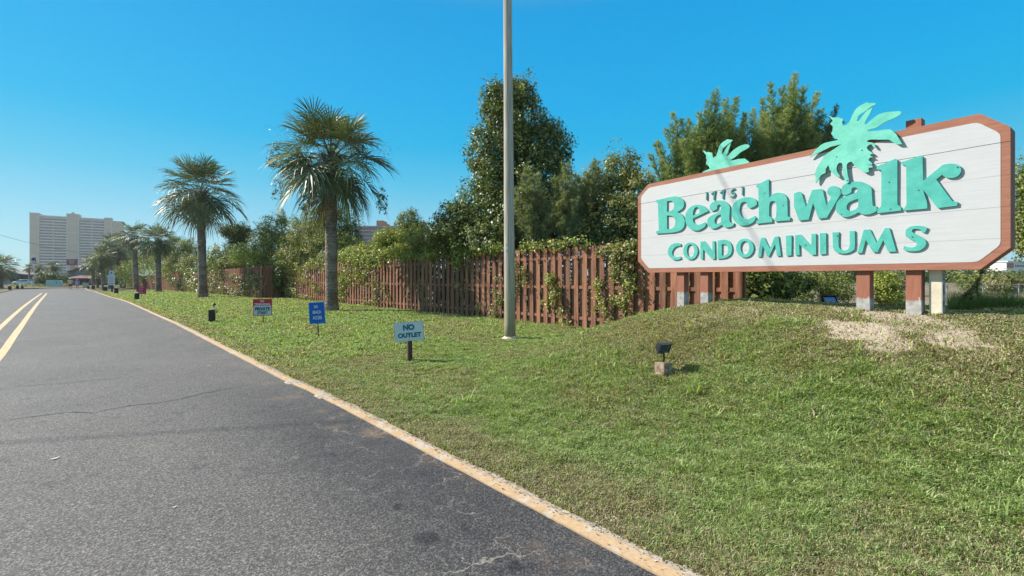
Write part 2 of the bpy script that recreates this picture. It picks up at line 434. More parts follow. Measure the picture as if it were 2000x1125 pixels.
# rusty tint close to the edging
rst = N.new('ShaderNodeRGB'); rst.outputs[0].default_value = (0.30, 0.19, 0.12, 1)
m5 = mix(mth('MULTIPLY', mth('MULTIPLY', mr(wob, 1.7, 2.35).outputs[0], mr(nk.outputs['Fac'], 0.5, 0.7).outputs[0]), 0.45), m4.outputs[0], rst.outputs[0])
L.new(m5.outputs[0], b.inputs['Base Color'])
b.inputs['Roughness'].default_value = 0.72; b.inputs['Specular IOR Level'].default_value = 0.35
bp = N.new('ShaderNodeBump'); bp.inputs['Strength'].default_value = 0.45; bp.inputs['Distance'].default_value = 0.003
L.new(n1.outputs['Fac'], bp.inputs['Height']); L.new(bp.outputs[0], b.inputs['Normal']); L.new(b.outputs[0], o.inputs[0])

ys = np.concatenate([np.arange(-14, 12, 0.4), np.arange(12, YEND + .1, 2.0)])
def strip(name, x0, x1, z, m, ys=ys, label=None, jag=0.0, thick=0.0, kind='structure', cat=None, parent=None, loc=None):
    vs = []; fs = []
    for i, y in enumerate(ys):
        a = x0(y); c = x1(y)
        if jag: a += (fbm(y * 3.1, 0.5, 71) - .5) * jag; c += (fbm(y * 2.3, 8.5, 73) - .5) * jag
        zz = float(base(y)) + z
        vs += [(a, y, zz), (c, y, zz)]
        if i: k = 2 * i; fs.append((k - 2, k - 1, k + 1, k))
    if thick:
        n = len(vs); vs += [(a, b_, c - thick) for a, b_, c in vs]
        for i in range(1, len(ys)):
            k = 2 * i; fs.append((k - 2, k, k + n, k - 2 + n)); fs.append((k - 1, k - 1 + n, k + 1 + n, k + 1))
        fs.append((0, n, n + 1, 1))
    mb = MB().add(vs, fs); ob = mb.build(name, m, parent=parent, loc=loc)
    if parent is None: tag(ob, label, cat, kind=kind)
    return ob
strip('road', lambda y: float(LX(y)), lambda y: float(KX(y)) + 0.02, 0.0, am, label='grey asphalt street running straight away to the left')
conc = mat('concrete_edging', (0.30, 0.25, 0.19), 0.9, c2=(0.56, 0.49, 0.40), scale=14, bump=0.5, bscale=60, spec=0.1)
# painted edging: orange yellow paint worn through to concrete
om = bpy.data.materials.new('worn_orange_paint'); t, N, L = nt(om)
o = N.new('ShaderNodeOutputMaterial'); b = N.new('ShaderNodeBsdfPrincipled'); b.inputs['Roughness'].default_value = 0.8
tc = N.new('ShaderNodeTexCoord'); n1 = noise(5, 6, .7); n2 = noise(45, 4); n3 = noise(0.45, 3)
pa = ramp(n2.outputs['Fac'], 0.3, (0.48, 0.305, 0.16), 0.7, (0.62, 0.44, 0.26))
cc = ramp(n2.outputs['Fac'], 0.3, (0.42, 0.36, 0.29), 0.7, (0.66, 0.58, 0.48))
wear = mr(mth('ADD', mth('MULTIPLY', n1.outputs['Fac'], 0.55), mth('MULTIPLY', n3.outputs['Fac'], 0.45)), 0.49, 0.58)
m1 = mix(mth('MULTIPLY', wear.outputs[0], 0.8), pa.outputs[0], cc.outputs[0]); L.new(m1.outputs[0], b.inputs['Base Color']); L.new(b.outputs[0], o.inputs[0])
yk = np.concatenate([np.arange(-14, 20, 0.18), np.arange(20, 108, 1.0)])
kerb = thing('kerb_edging', None, None, (2.3, 0, 0)); kerb['kind'] = 'structure'; kerb['label'] = 'low concrete road edging with worn orange paint'
strip('painted_edge', lambda y: float(KX(y)), lambda y: float(KX(y)) + 0.095, 0.012, om, ys=yk, jag=0.02, thick=0.05, parent=kerb)
strip('bare_edge', lambda y: float(KX(y)) + 0.07, lambda y: float(KX(y)) + 0.20, 0.006, conc, ys=yk, jag=0.15, thick=0.05, parent=kerb)
ylm = mat('yellow_road_paint', (0.56, 0.41, 0.22), 0.7, c2=(0.74, 0.57, 0.34), scale=9, bump=0.3, bscale=80)
ya, yb = [ug(*p) for p in ((0, 697), (38.5, 645))], ug(88, 573)
def YL(off):
    return lambda y: float(np.interp(y, [0, 14, 78], [-0.98, -1.02, -2.15])) + off
yy = np.concatenate([np.arange(2, 12, 0.5), np.arange(12, 79, 1.5)])
yp = thing('yellow_centre_lines', 'worn double yellow centre line painted on the street', None, (-1.2, 10, 0)); yp['kind'] = 'structure'
strip('painted_line', YL(-0.07), YL(0.07), 0.004, ylm, ys=yy, jag=0.02, parent=yp)
strip('painted_line', YL(-0.50), YL(-0.37), 0.004, ylm, ys=yy, jag=0.02, parent=yp)
# cross street kerb at the far end and left kerb
mb = MB(); mb.box((-2, YEND + .1, -.46), (16, .35, .14)); tag(mb.build('far_kerb', conc), 'pale kerb across the far end of the street', kind='structure')
strip('left_kerb', lambda y: float(LX(y)) - 0.2, lambda y: float(LX(y)), 0.09, conc, thick=0.12, ys=np.arange(10, 110, 2.0), label='pale kerb along the left lawn')

# cracks and a fainter thin line on the asphalt
crm = mat('crack_and_line_fill', (0.010, 0.010, 0.011), 0.9, c2=(0.04, 0.037, 0.034), scale=12); crl = mat('sandy_crack', (0.26, 0.22, 0.18), 0.9, c2=(0.4, 0.36, 0.3), scale=20)
def crack(pts, wd, m, label, dz=0.004):
    W = [ug(a / 2.857, b_ / 2.857 + 540) for a, b_ in pts]; P = []
    for i in range(len(W) - 1):
        n = max(4, int(math.dist(W[i][:2], W[i + 1][:2]) / 0.035))
        for k in range(n):
            f = k / n; x = W[i][0] * (1 - f) + W[i + 1][0] * f; y = W[i][1] * (1 - f) + W[i + 1][1] * f
            P.append((x + (fbm(x * 9, y * 9, 81) - .5) * .035, y + (fbm(x * 9, y * 9, 83) - .5) * .06, float(base(y)) + dz))
    vs = []; fs = []
    for i, p in enumerate(P):
        q = P[min(i + 1, len(P) - 1)]; r_ = P[max(i - 1, 0)]; dx, dy = q[0] - r_[0], q[1] - r_[1]; l = math.hypot(dx, dy) or 1
        ww = wd * random.uniform(.3, 1.0) * (0.3 + 0.7 * min(1, i / 8, (len(P) - i) / 8)); vs += [(p[0] - dy / l * ww, p[1] + dx / l * ww, p[2]), (p[0] + dy / l * ww, p[1] - dx / l * ww, p[2])]
        if i: k = 2 * i; fs.append((k - 2, k, k + 1, k - 1))
    tag(MB().add(vs, fs).build('road_crack_and_line', m, loc=(P[0][0], P[0][1], 0)), label, kind='structure')
crack([(-300, 850), (0, 808), (200, 780), (400, 758), (520, 762), (600, 745), (740, 718), (850, 712), (1000, 685), (1130, 655), (1280, 628), (1360, 618)], .0085, crm, 'long dark crack across the asphalt')
crack([(1360, 618), (1450, 608), (1560, 595)], .008, crl, 'sandy end of the long crack beside the edging')
crack([(60, 615), (300, 600), (500, 582), (700, 568), (800, 545)], .008, crm, 'fainter dark line further up the street')  # thin dark strip laid across the road
crack([(1540, 756), (1620, 742), (1700, 730), (1800, 708)], .006, crl, 'short sandy crack reaching the edging')
# concrete lumps where the edging is broken
for px_, py_, sx_, sy_ in ((568, 748, .24, .16), (628, 775, .22, .22), (352, 637, .16, .6)):
    x, y, z, Z = ug(px_, py_); mb = MB(); pts = []
    n = 16
    ring = [(x + .04 + sx_ * .5 * math.cos(a) * random.uniform(.7, 1.15), y + sy_ * math.sin(a) * random.uniform(.7, 1.15)) for a in [2 * math.pi * k / n for k in range(n)]]
    vs = [(a, c, z + .004) for a, c in ring] + [((a - x) * .7 + x, (c - y) * .7 + y, z + .0155 + random.uniform(0, .004)) for a, c in ring] + [(x, y, z + .017)]
    fs = [(k, (k + 1) % n, n + (k + 1) % n, n + k) for k in range(n)] + [(n + k, n + (k + 1) % n, 2 * n) for k in range(n)]
    tag(mb.add(vs, fs).build('broken_kerb_patch', conc, loc=(x, y, z), smooth=True), 'pale lump of bare concrete where the edging is broken', kind='structure')
# scraps on the road
lm = mat('dry_leaf', (0.62, 0.55, 0.42), 0.7, c2=(0.8, 0.77, 0.68), scale=30)
for px_, py_, s_, lb in ((106, 897, .045, 'curled whitish dead leaf lying on the asphalt at lower left'), (407, 715, .04, 'thin pale dead leaf lying on the asphalt mid street'), (340, 992, .018, 'tiny pale scrap lying on the asphalt near the bottom')):
    x, y, z, Z = ug(px_, py_); mb = MB(); vs = []
    for i in range(5):
        u = i / 4 - .5; wv = s_ * .28 * (1 - abs(u) * 1.6) + .002
        vs += [(x + u * s_ * 1.3, y - wv, z + .006 + .25 * s_ * (u * u * 2 + .2)), (x + u * s_ * 1.3 + .004, y + wv, z + .006 + .4 * s_ * (u * u * 2 + .1))]
    mb.add(vs, [(2 * i, 2 * i + 2, 2 * i + 3, 2 * i + 1) for i in range(4)])
    tag(mb.build('dead_leaf', lm, loc=(x, y, z)), lb, 'leaf')

# grit, dead grass and leaf crumbs gathered along the edging
r9 = np.random.default_rng(77); n = 9000; y = r9.uniform(-.5, 30, n) ** 1.0; y = np.where(r9.random(n) < .6, r9.uniform(-.5, 9, n), y); x = KX(y) + .20 + r9.normal(size=n) * .07; keep = x > KX(y) - .12; x = x[keep]; y = y[keep]; n = len(x)
z = np.where(x < KX(y) + .2, base(y) + .012, terrain(x, y) + .004); s_ = r9.uniform(.003, .011, n)
V = np.empty((n, 3, 3)); 
for q in range(3):
    a = r9.uniform(0, 2.1, n) + q * 2.1; V[:, q] = np.stack([x + np.cos(a) * s_ * r9.uniform(.5, 1.6, n), y + np.sin(a) * s_ * 1.5, z + r9.uniform(.001, .010, n)], 1)
i_ = np.arange(n) * 3; cg = np.array([[.45, .36, .25], [.22, .15, .09], [.55, .50, .42], [.30, .22, .12]])[r9.integers(0, 4, n)] * r9.uniform(.5, 1.2, (n, 1))
tag(npmesh('edge_litter', V.reshape(-1, 3), np.stack([i_, i_ + 1, i_ + 2], 1), leafmat('litter', .9, .05, .1), tint=np.repeat(cg, 3, 0)), 'grit and dead grass crumbs along the road edging', 'litter', kind='stuff')
# ================================================================= grass blades
def blades(name, n_samp, region, dens, hmin, hmax, label, wscale=1.0, seed=3, sandcut=0.94, lean=0.9, tall=None):
    r = np.random.default_rng(seed)
    x0, x1, y0, y1 = region
    x = r.uniform(x0, x1, n_samp); y = r.uniform(y0, y1, n_samp)
    X = CR[0] * x + CR[1] * y; Z = CF[0] * x + CF[1] * y
    d = np.hypot(x, y)
    p = dens(d)
    keep = (r.random(n_samp) < p) & (x > KX(y) + 0.10 + 0.10 * fbm(y * 2.5, x, 90) ) & (Z > 0.8) & (np.abs(X) < Z * 1.25 + .6)
    keep &= r.random(n_samp) > sandmask(x, y) * sandcut
    x = x[keep]; y = y[keep]; d = d[keep]; n = len(x)
    dr = drymask(x, y); z = terrain(x, y)
    g = fbm(x * 2.3, y * 2.3, 61); g2 = fbm(x * 9, y * 9, 63, 2)
    hgt = r.uniform(hmin, hmax, n) * (0.45 + 1.1 * g) * (1 - 0.35 * dr) * (0.25 + 1.5 * g2)
    if tall is not None: hgt = hgt * tall(x, y)
    wd = r.uniform(0.0014, 0.0032, n) * np.maximum(1, d / 2.9) * wscale
    a = r.uniform(0, 2 * np.pi, n); dx, dy = np.cos(a), np.sin(a)
    b_ = a + r.uniform(-.6, .6, n) + np.pi / 2; wx, wy = np.cos(b_) * wd, np.sin(b_) * wd
    ln = r.uniform(0.2, 1.7, n) * hgt * lean
    V = np.empty((n, 5, 3), dtype=np.float32)
    V[:, 0] = np.stack([x - wx, y - wy, z - .01], 1); V[:, 1] = np.stack([x + wx, y + wy, z - .01], 1)
    mx, my, mz = x + dx * ln * .35, y + dy * ln * .35, z + hgt * .65
    V[:, 2] = np.stack([mx + wx * .8, my + wy * .8, mz], 1); V[:, 3] = np.stack([mx - wx * .8, my - wy * .8, mz], 1)
    V[:, 4] = np.stack([x + dx * ln, y + dy * ln, z + hgt * r.uniform(.55, 1.05, n)], 1)
    k = np.arange(n) * 5
    T = np.concatenate([np.stack([k, k + 1, k + 2], 1), np.stack([k, k + 2, k + 3], 1), np.stack([k + 3, k + 2, k + 4], 1)])
    isdry = r.random(n) < (0.10 + 0.62 * dr)
    gc = np.array([[0.265, 0.355, 0.13]]) * r.uniform(.4, 1.5, (n, 1)); gc = gc + np.array([[0.24, 0.22, 0.11]]) * (r.random((n, 1)) ** 2) + np.array([[0.05, .03, 0.0]]) * (g[:, None] - .5)
    dc = np.array([[0.52, 0.43, 0.29]]) * r.uniform(.45, 1.25, (n, 1)); rd = r.random(n) < .25; dc[rd] = np.array([0.20, 0.125, 0.075]) * r.uniform(.6, 1.2, (rd.sum(), 1))
    c = np.where(isdry[:, None], dc, gc); c = np.repeat(c, 5, 0)
    o = npmesh(name, V.reshape(-1, 3), T, leafmat('grass_blade', .5, .35, .25), tint=c)
    tag(o, label, 'grass', kind='stuff'); print(name, n)
    return o
def dn(d): return np.minimum(1, (3.6 / np.maximum(d, .1)) ** 1.55)
blades('lawn_grass', 2300000, (2.2, 13.2, -1.2, 8.0), lambda d: np.minimum(1, (4.6 / np.maximum(d, .1)) ** 1.3), .024, .052, 'short mown grass blades over the near lawn and mound')
blades('distant_lawn_grass', 1900000, (2.2, 11.5, 8.0, 74.0), lambda d: np.minimum(1, (10.0 / np.maximum(d, .1)) ** 1.25), .035, .075, 'short grass of the verge further along the fence', seed=5, wscale=1.0)
# leafy clover like weeds and tufts on the mound
blades('mound_weeds', 26000, (3.2, 10.5, -1.2, 5.5), lambda d: 0.5 * np.ones_like(d), .035, .085, 'longer weedy tufts scattered over the sandy mound', seed=9, wscale=1.5, lean=1.2, tall=lambda x, y: .3 + 1.3 * sstep(.5, .75, fbm(x * 3, y * 3, 99)))
# ================================================================= foliage helpers
def rot_frame(n):
    """random tangent frames for unit normals n (k,3)"""
    k = len(n); a = rng.normal(size=(k, 3)); t = a - (a * n).sum(1, keepdims=True) * n
    t /= np.linalg.norm(t, axis=1, keepdims=True) + 1e-9
    return t, np.cross(n, t)
def leaf_cards(C, Nn, size, aspect=0.62, fold=0.18):
    """pointed oval leaves (two folded halves)"""
    k = len(C); t, s = rot_frame(Nn); sz = size * rng.uniform(.6, 1.35, (k, 1))
    V = np.empty((k, 4, 3), dtype=np.float32)
    V[:, 0] = C - t * sz * .5; V[:, 2] = C + t * sz * .5 - Nn * sz * .12
    V[:, 1] = C + s * sz * .5 * aspect + Nn * sz * fold * .5; V[:, 3] = C - s * sz * .5 * aspect + Nn * sz * fold * .5
    i = np.arange(k) * 4
    return V.reshape(-1, 3), np.stack([i, i + 1, i + 2, i + 3], 1)
def clump_leaves(blobs, n, cl_per=26, cl_r=0.30, bias=0.55, updroop=0.25, inner=0.5, seedamp=0.16, flat=1.0):
    """blobs: (cx,cy,cz,rx,ry,rz[,weight]) -> leaf centres, normals, per-leaf tone"""
    B = np.array([b[:6] for b in blobs], dtype=float); wgt = np.array([(b[6] if len(b) > 6 else 1.0) * (b[3] * b[5] + b[4] * b[5] + b[3] * b[4]) for b in blobs])
    m = max(8, n // cl_per); bi = rng.choice(len(B), m, p=wgt / wgt.sum())
    d = rng.normal(size=(m, 3)); d /= np.linalg.norm(d, axis=1, keepdims=True)
    rr = inner + (1.06 - inner) * rng.random((m, 1)) ** 0.55
    lump = 1 + seedamp * np.sin(d[:, :1] * 5 + bi[:, None]) * np.cos(d[:, 1:2] * 4.3 + bi[:, None] * 2.1) + seedamp * .6 * rng.normal(size=(m, 1))
    cc = B[bi, :3] + d * B[bi, 3:6] * rr * lump
    ci = rng.integers(0, m, n); rad = (cl_r * (0.6 + .8 * rng.random(m)))[ci][:, None]
    g = rng.normal(size=(n, 3)); g /= np.linalg.norm(g, axis=1, keepdims=True) ; g *= rng.random((n, 1)) ** .45
    g[:, 2] *= flat
    C = cc[ci] + g * rad
    nn = d[ci] * bias + g * .5 + rng.normal(size=(n, 3)) * .42 + np.array([0, 0, updroop]); nn /= np.linalg.norm(nn, axis=1, keepdims=True)
    tone = rng.normal(size=m)[ci]
    return C, nn, tone, cc, d
def tints(n, tone, pal, amp=0.22):
    pal = np.array(pal, dtype=float); k = len(pal)
    u = np.clip(0.5 + tone * .22 + rng.normal(size=n) * .16, 0, .999) * (k - 1)
    i = u.astype(int); f = (u - i)[:, None]
    return 1.42 * (pal[i] * (1 - f) + pal[np.minimum(i + 1, k - 1)] * f) * rng.uniform(1 - amp, 1 + amp, (n, 1)) + 0.002
PAL_DARK = [(0.029, 0.048, 0.011), (0.059, 0.084, 0.018), (0.099, 0.124, 0.027), (0.158, 0.168, 0.045)]
PAL_MID = [(0.053, 0.074, 0.016), (0.099, 0.124, 0.027), (0.158, 0.178, 0.038), (0.251, 0.238, 0.063)]
PAL_BRIGHT = [(0.079, 0.109, 0.020), (0.158, 0.188, 0.032), (0.251, 0.267, 0.050), (0.356, 0.327, 0.090)]
PAL_VINE = [(0.066, 0.084, 0.023), (0.132, 0.148, 0.041), (0.224, 0.218, 0.068), (0.343, 0.287, 0.117)]
PAL_GREY = [(0.066, 0.069, 0.027), (0.132, 0.124, 0.050), (0.198, 0.178, 0.077), (0.290, 0.238, 0.117)]
PAL_RED = [(.03, .035, .014), (.065, .06, .022), (.12, .085, .035), (.16, .17, .06)]
bark = mat('bark', (0.10, 0.08, 0.06), 0.9, c2=(0.22, 0.19, 0.15), scale=9, bump=.8, bscale=25)
LM = leafmat('leaf', .5, .2, .35); NM = leafmat('needle', .6, .25, .2); VM = leafmat('vine_leaf', .42, .2, .5)

def crown(parent, blobs, n, size, pal, name='crown', m=None, **kw):
    C, nn, tone, cc, d = clump_leaves(blobs, n, **kw)
    # leafy shoots straggling out of the crown
    ns = max(6, n // 420); si = rng.integers(0, len(cc), ns); L0 = np.array([b[3] for b in blobs]).mean()
    sd = d[si] + rng.normal(size=(ns, 3)) * .35 + np.array([0, 0, .45]); sd /= np.linalg.norm(sd, axis=1, keepdims=True)
    per = 26; f = rng.random((ns, per, 1)); Ls = L0 * rng.uniform(.2, .62, (ns, 1, 1))
    SP_ = (cc[si][:, None] + sd[:, None] * f * Ls - np.array([0, 0, 1.0]) * (f ** 2) * Ls * rng.uniform(0, .5, (ns, 1, 1)) + rng.normal(size=(ns, per, 3)) * size * .55).reshape(-1, 3)
    C = np.concatenate([C, SP_]); q_ = rng.normal(size=SP_.shape); nn = np.concatenate([nn, q_ / np.linalg.norm(q_, axis=1, keepdims=True)]); tone = np.concatenate([tone, np.repeat(rng.normal(size=ns) * .6 + .5, per)]); n = len(C)
    V, Q = leaf_cards(C, nn, size)
    c = np.repeat(tints(n, tone, pal), 4, 0)
    o = npmesh(name, V, Q, m or LM, parent=parent, tint=c)
    return o, cc
def limbs(parent, basep, cc, n, r0, name='trunk', wob=.3, trunk_top=None):
    mb = MB(); b0 = Vector(basep)
    idx = rng.choice(len(cc), min(n, len(cc)), replace=False)
    top = Vector(trunk_top) if trunk_top else Vector(cc.mean(0))
    pts = [b0.lerp(top, f) + Vector((random.uniform(-1, 1), random.uniform(-1, 1), 0)) * wob * .3 * f for f in (0, .25, .5, .75, 1)]
    pts[0] = b0 - Vector((0, 0, .15))
    mb.tube(pts, [r0 * 1.25, r0, r0 * .85, r0 * .65, r0 * .3], 9)
    for i in idx:
        e = Vector(cc[i]); f = random.uniform(.15, .85); s = b0.lerp(top, f)
        if e.z < s.z - .8: s = b0.lerp(top, f * .4)
        mid = s.lerp(e, .5) + Vector((random.uniform(-.2, .2), random.uniform(-.2, .2), random.uniform(0, .3))) * wob
        mb.tube([s, mid, e], [r0 * .38, r0 * .22, r0 * .06], 5, cap=False)
    return mb.build(name, bark, parent, smooth=True)
def pxblob(px, py, rpx, Z, ry=None, depth=1.0, w=1.0):
    """round crown lobe seen at px,py with half-width rpx (px), at depth Z"""
    c = at(px, Z, py); r = rpx / F * Z; rz = (ry if ry else rpx) / F * Z
    return (c[0], c[1], c[2], r * depth, r * depth, rz, w)
def bush(name, label, cat, lobes, n, size, pal, basepx, group=None, r0=.09, nl=10, m=None, trunk=True, **kw):
    px, Z = basepx; x, y = at(px, Z); z = tz(x, y)
    t_ = thing(name, label, cat, (x, y, z), group=group)
    bl = [pxblob(*l) for l in lobes]
    o, cc = crown(t_, bl, n, size, pal, m=m, **kw)
    if trunk:
        top = max(bl, key=lambda q: q[2]); limbs(t_, (x, y, z), cc, nl, r0, trunk_top=(top[0], top[1], top[2]))
    return t_

# ---- needle plumes (sand pine)
def pine(name, label, plumes, basepx, Z, group=None, nd=.16, tuft=16, step=.17, wid=.0085, pal=None, seed=1, spread=.34):
    """plumes: (px,py tip, px,py foot) upright feathery shoots"""
    x, y = at(*basepx); z = tz(x, y); t_ = thing(name, label, 'tree', (x, y, z), group=group)
    pal = pal or [(.07, .10, .03), (.14, .18, .05), (.22, .26, .085), (.33, .32, .16)]
    P = []; D = []; tn = []; mb = MB()
    top = None
    for (tx, ty, fx, fy, dz, rad) in plumes:
        tip = Vector(at(tx, Z + dz, ty)); foot = Vector(at(fx, Z + dz * .6, fy)); axis_ = tip - foot; Ln = axis_.length
        mid = foot.lerp(tip, .5) + Vector((random.uniform(-.15, .15), random.uniform(-.15, .15), 0)) * Ln * .25
        mb.tube([foot, mid, tip], [.035, .02, .006], 5, cap=False)
        if top is None or tip.z > top.z: top = tip
        rad = rad * 1.45; nb = int(Ln / step * 5.5) + 5
        tone0 = random.gauss(0, .7)
        for i in range(nb):
            f = (i + random.random()) / nb; p = foot.lerp(mid, f * 2) if f < .5 else mid.lerp(tip, f * 2 - 1)
            L_ = rad * (1 - f * .80) * random.uniform(.35, 1.1) + .04; a = random.uniform(0, 2 * math.pi)
            dirv = (axis_.normalized() * random.uniform(.5, 1.1) + Vector((math.cos(a), math.sin(a), .1))).normalized()
            e = p + dirv * L_
            if L_ > .25 and random.random() < .5: mb.tube([p, e], [.010, .004], 4, cap=False)
            nt_ = max(2, int(L_ / .07))
            for j in range(nt_):
                q = p.lerp(e, (j + 1) / nt_); P.append(q); D.append((dirv + axis_.normalized() * .25).normalized()); tn.append(tone0 + f * .8)
    base_ = Vector((x, y, z)); mb2 = MB(); st = base_.lerp(top, .8)
    mb2.tube([base_ - Vector((0, 0, .2)), base_.lerp(top, .4) + Vector((.1, -.1, 0)), st], [.16, .11, .04], 9)
    for (tx, ty, fx, fy, dz, rad) in plumes[::1]:
        foot = Vector(at(fx, Z + dz * .6, fy)); mb2.tube([base_.lerp(top, max(.12, min(.7, (foot.z - z) / (top.z - z) - .12))), foot], [.05, .03], 5, cap=False)
    mb2.add(mb.v, mb.f); mb2.build('trunk', bark, t_, smooth=True)
    P = np.array(P); D = np.array(D); tn = np.array(tn); k = len(P) * tuft
    P = np.repeat(P, tuft, 0); D = np.repeat(D, tuft, 0); tn = np.repeat(tn, tuft)
    dv = D * .75 + rng.normal(size=(k, 3)) * .55; dv /= np.linalg.norm(dv, axis=1, keepdims=True)
    t, s = rot_frame(dv); ln = nd * rng.uniform(.5, 1.1, (k, 1)); V = np.empty((k, 3, 3), dtype=np.float32)
    V[:, 0] = P - t * wid; V[:, 1] = P + t * wid; V[:, 2] = P + dv * ln
    i = np.arange(k) * 3
    c = np.repeat(tints(k, tn, pal, .25), 3, 0)
    npmesh('crown', V.reshape(-1, 3), np.stack([i, i + 1, i + 2], 1), NM, parent=t_, tint=c)
    print(name, 'needles', k); return t_

# ---- cabbage palms
FM = leafmat('palm_leaf', .45, .15, .4)
ptrunk = bpy.data.materials.new('palm_trunk'); t, N, L = nt(ptrunk)
o = N.new('ShaderNodeOutputMaterial'); b = N.new('ShaderNodeBsdfPrincipled'); b.inputs['Roughness'].default_value = 0.9; b.inputs['Specular IOR Level'].default_value = .15
tc = N.new('ShaderNodeTexCoord'); wv = N.new('ShaderNodeTexWave'); wv.bands_direction = 'Z'; wv.inputs['Scale'].default_value = 2.6; wv.inputs['Distortion'].default_value = 9; wv.inputs['Detail'].default_value = 3; wv.inputs['Detail Scale'].default_value = 2
L.new(tc.outputs['Object'], wv.inputs[0])
ns = noise(2.0, 5); nb_ = noise(24, 4)
c1 = ramp(wv.outputs['Fac'], .2, (.24, .175, .13), .8, (.34, .26, .20)); c2_ = ramp(ns.outputs['Fac'], .42, (.62, .6, .6), .62, (1.2, 1.2, 1.22))
m1 = mix(1.0, c1.outputs[0], c2_.outputs[0], 'MULTIPLY'); L.new(m1.outputs[0], b.inputs['Base Color'])
bp = N.new('ShaderNodeBump'); bp.inputs['Strength'].default_value = .5; bp.inputs['Distance'].default_value = .02
L.new(mth('ADD', wv.outputs['Fac'], nb_.outputs['Fac']), bp.inputs['Height']); L.new(bp.outputs[0], b.inputs['Normal']); L.new(b.outputs[0], o.inputs[0])
thatch = mat('dead_frond', (0.13, 0.085, 0.05), 0.85, c2=(0.36, 0.27, 0.18), scale=18)
def frond_mesh(az, el, pet, seg, nseg, r, stiff=1.0, pal=PAL_MID, dead=False):
    """one costapalmate fan leaf as arrays in crown-local space"""
    f0 = np.array([math.cos(az) * math.cos(el), math.sin(az) * math.cos(el), math.sin(el)])
    up = np.array([0, 0, 1.0]); s0 = np.cross(f0, up); s0 /= np.linalg.norm(s0) + 1e-9; u0 = np.cross(s0, f0)
    V = []; Q = []; n0 = 0
    # petiole, slightly sagging
    p = [np.zeros(3) + f0 * .05, f0 * pet * .5 + up * -.02 * pet, f0 * pet + up * -.09 * pet]
    wp = .022
    for i in range(2):
        V += [p[i] - s0 * wp, p[i] + s0 * wp, p[i + 1] + s0 * wp, p[i + 1] - s0 * wp]; Q.append([n0, n0 + 1, n0 + 2, n0 + 3]); n0 += 4
    hub = p[2]; f = f0 * .92 + up * -.32 * (1.1 - abs(math.sin(el)) * .3); f /= np.linalg.norm(f); u = np.cross(s0, f)
    costa = seg * .38
    for k in range(nseg):
        a = -1 + 2 * (k + .5) / nseg; ang = a * 2.25
        root = hub + f * costa * (1 - abs(a)) * .9 - up * .10 * costa * (1 - abs(a)) ** 2
        d = f * math.cos(ang) + s0 * math.sin(ang) + u * (.28 * abs(math.sin(ang)) + r.normal() * .06); d /= np.linalg.norm(d)
        L_ = seg * (0.72 + .28 * math.cos(ang * .5)) * r.uniform(.86, 1.08)
        droop = (.10 + .16 * r.random()) * L_ * stiff
        m1 = root + d * L_ * .5 - up * droop * .3; m2 = root + d * L_ * .80 - up * droop * 1.0; e = root + d * L_ - up * droop * 2.1
        wdt = np.cross(d, u); wdt /= np.linalg.norm(wdt) + 1e-9; wdt = wdt * .8 + u * .35 * (1 if k % 2 else -1)
        w1, w2 = seg * .5 * 1.03 * 2.05 * 2 / nseg * .46, seg * .017
        V += [root - wdt * .012, root + wdt * .010, m1 + wdt * w1, m1 - wdt * w1, m2 + wdt * w2, m2 - wdt * w2, e + wdt * .002, e - wdt * .002]
        Q += [[n0, n0 + 1, n0 + 2, n0 + 3], [n0 + 3, n0 + 2, n0 + 4, n0 + 5], [n0 + 5, n0 + 4, n0 + 6, n0 + 7]]; n0 += 8
    V = np.array(V); pal = np.array(pal); c = pal[r.integers(0, len(pal))] * r.uniform(.8, 1.2)
    if dead: c = np.array([.20, .14, .085]) * r.uniform(.6, 1.4)
    T = np.tile(c, (len(V), 1)) * r.uniform(.85, 1.15, (len(V), 1))
    return V, np.array(Q), T
PALM_PAL = [(.075, .10, .035), (.12, .15, .055), (.18, .205, .085), (.27, .28, .16)]
def palm_parts(seed, Rc=2.3, nf=46, nseg=30):
    r = np.random.default_rng(seed); VV = []; QQ = []; TT = []; n0 = 0
    sc_ = Rc / 1.93
    for i in range(nf):
        u = (i + .5) / nf; el = R(74) - (u ** .92) * R(134) + r.normal() * .17; az = i * 2.39996 + r.normal() * .25
        dead = u > .80 and r.random() < .5
        V_, Q_, T_ = frond_mesh(az, el, r.uniform(.72, 1.18) * sc_, r.uniform(.74, .92) * sc_, nseg, r, stiff=.4 + u * 1.4, pal=PALM_PAL, dead=dead)
        VV.append(V_); QQ.append(Q_ + n0); TT.append(T_); n0 += len(V_)
    return np.concatenate(VV), np.concatenate(QQ), np.concatenate(TT)
def stalks(seed, Rc, n=7):
    """brown dry flower stalks bending over among the leaves"""
    r = np.random.default_rng(seed + 50); V = []; Q = []; n0 = 0
    for i in range(n):
        az = r.uniform(0, 6.28); L_ = Rc * r.uniform(.75, 1.0); h = r.uniform(.2, .55) * Rc
        for j in range(170):
            f = r.uniform(.35, 1); p = np.array([math.cos(az) * L_ * f, math.sin(az) * L_ * f, h * math.sin(f * 2.6)]) + r.normal(size=3) * .13 * Rc * f
            d = r.normal(size=3); d[2] -= .8; d /= np.linalg.norm(d); w_ = np.cross(d, r.normal(size=3)); w_ /= np.linalg.norm(w_)
            l = r.uniform(.06, .16); V += [p - w_ * .006, p + w_ * .006, p + d * l + w_ * .004, p + d * l - w_ * .004]; Q.append([n0, n0 + 1, n0 + 2, n0 + 3]); n0 += 4
    V = np.array(V); T = np.array([.36, .27, .19]) * r.uniform(.5, 1.4, (len(V), 1))
    return V, np.array(Q), T
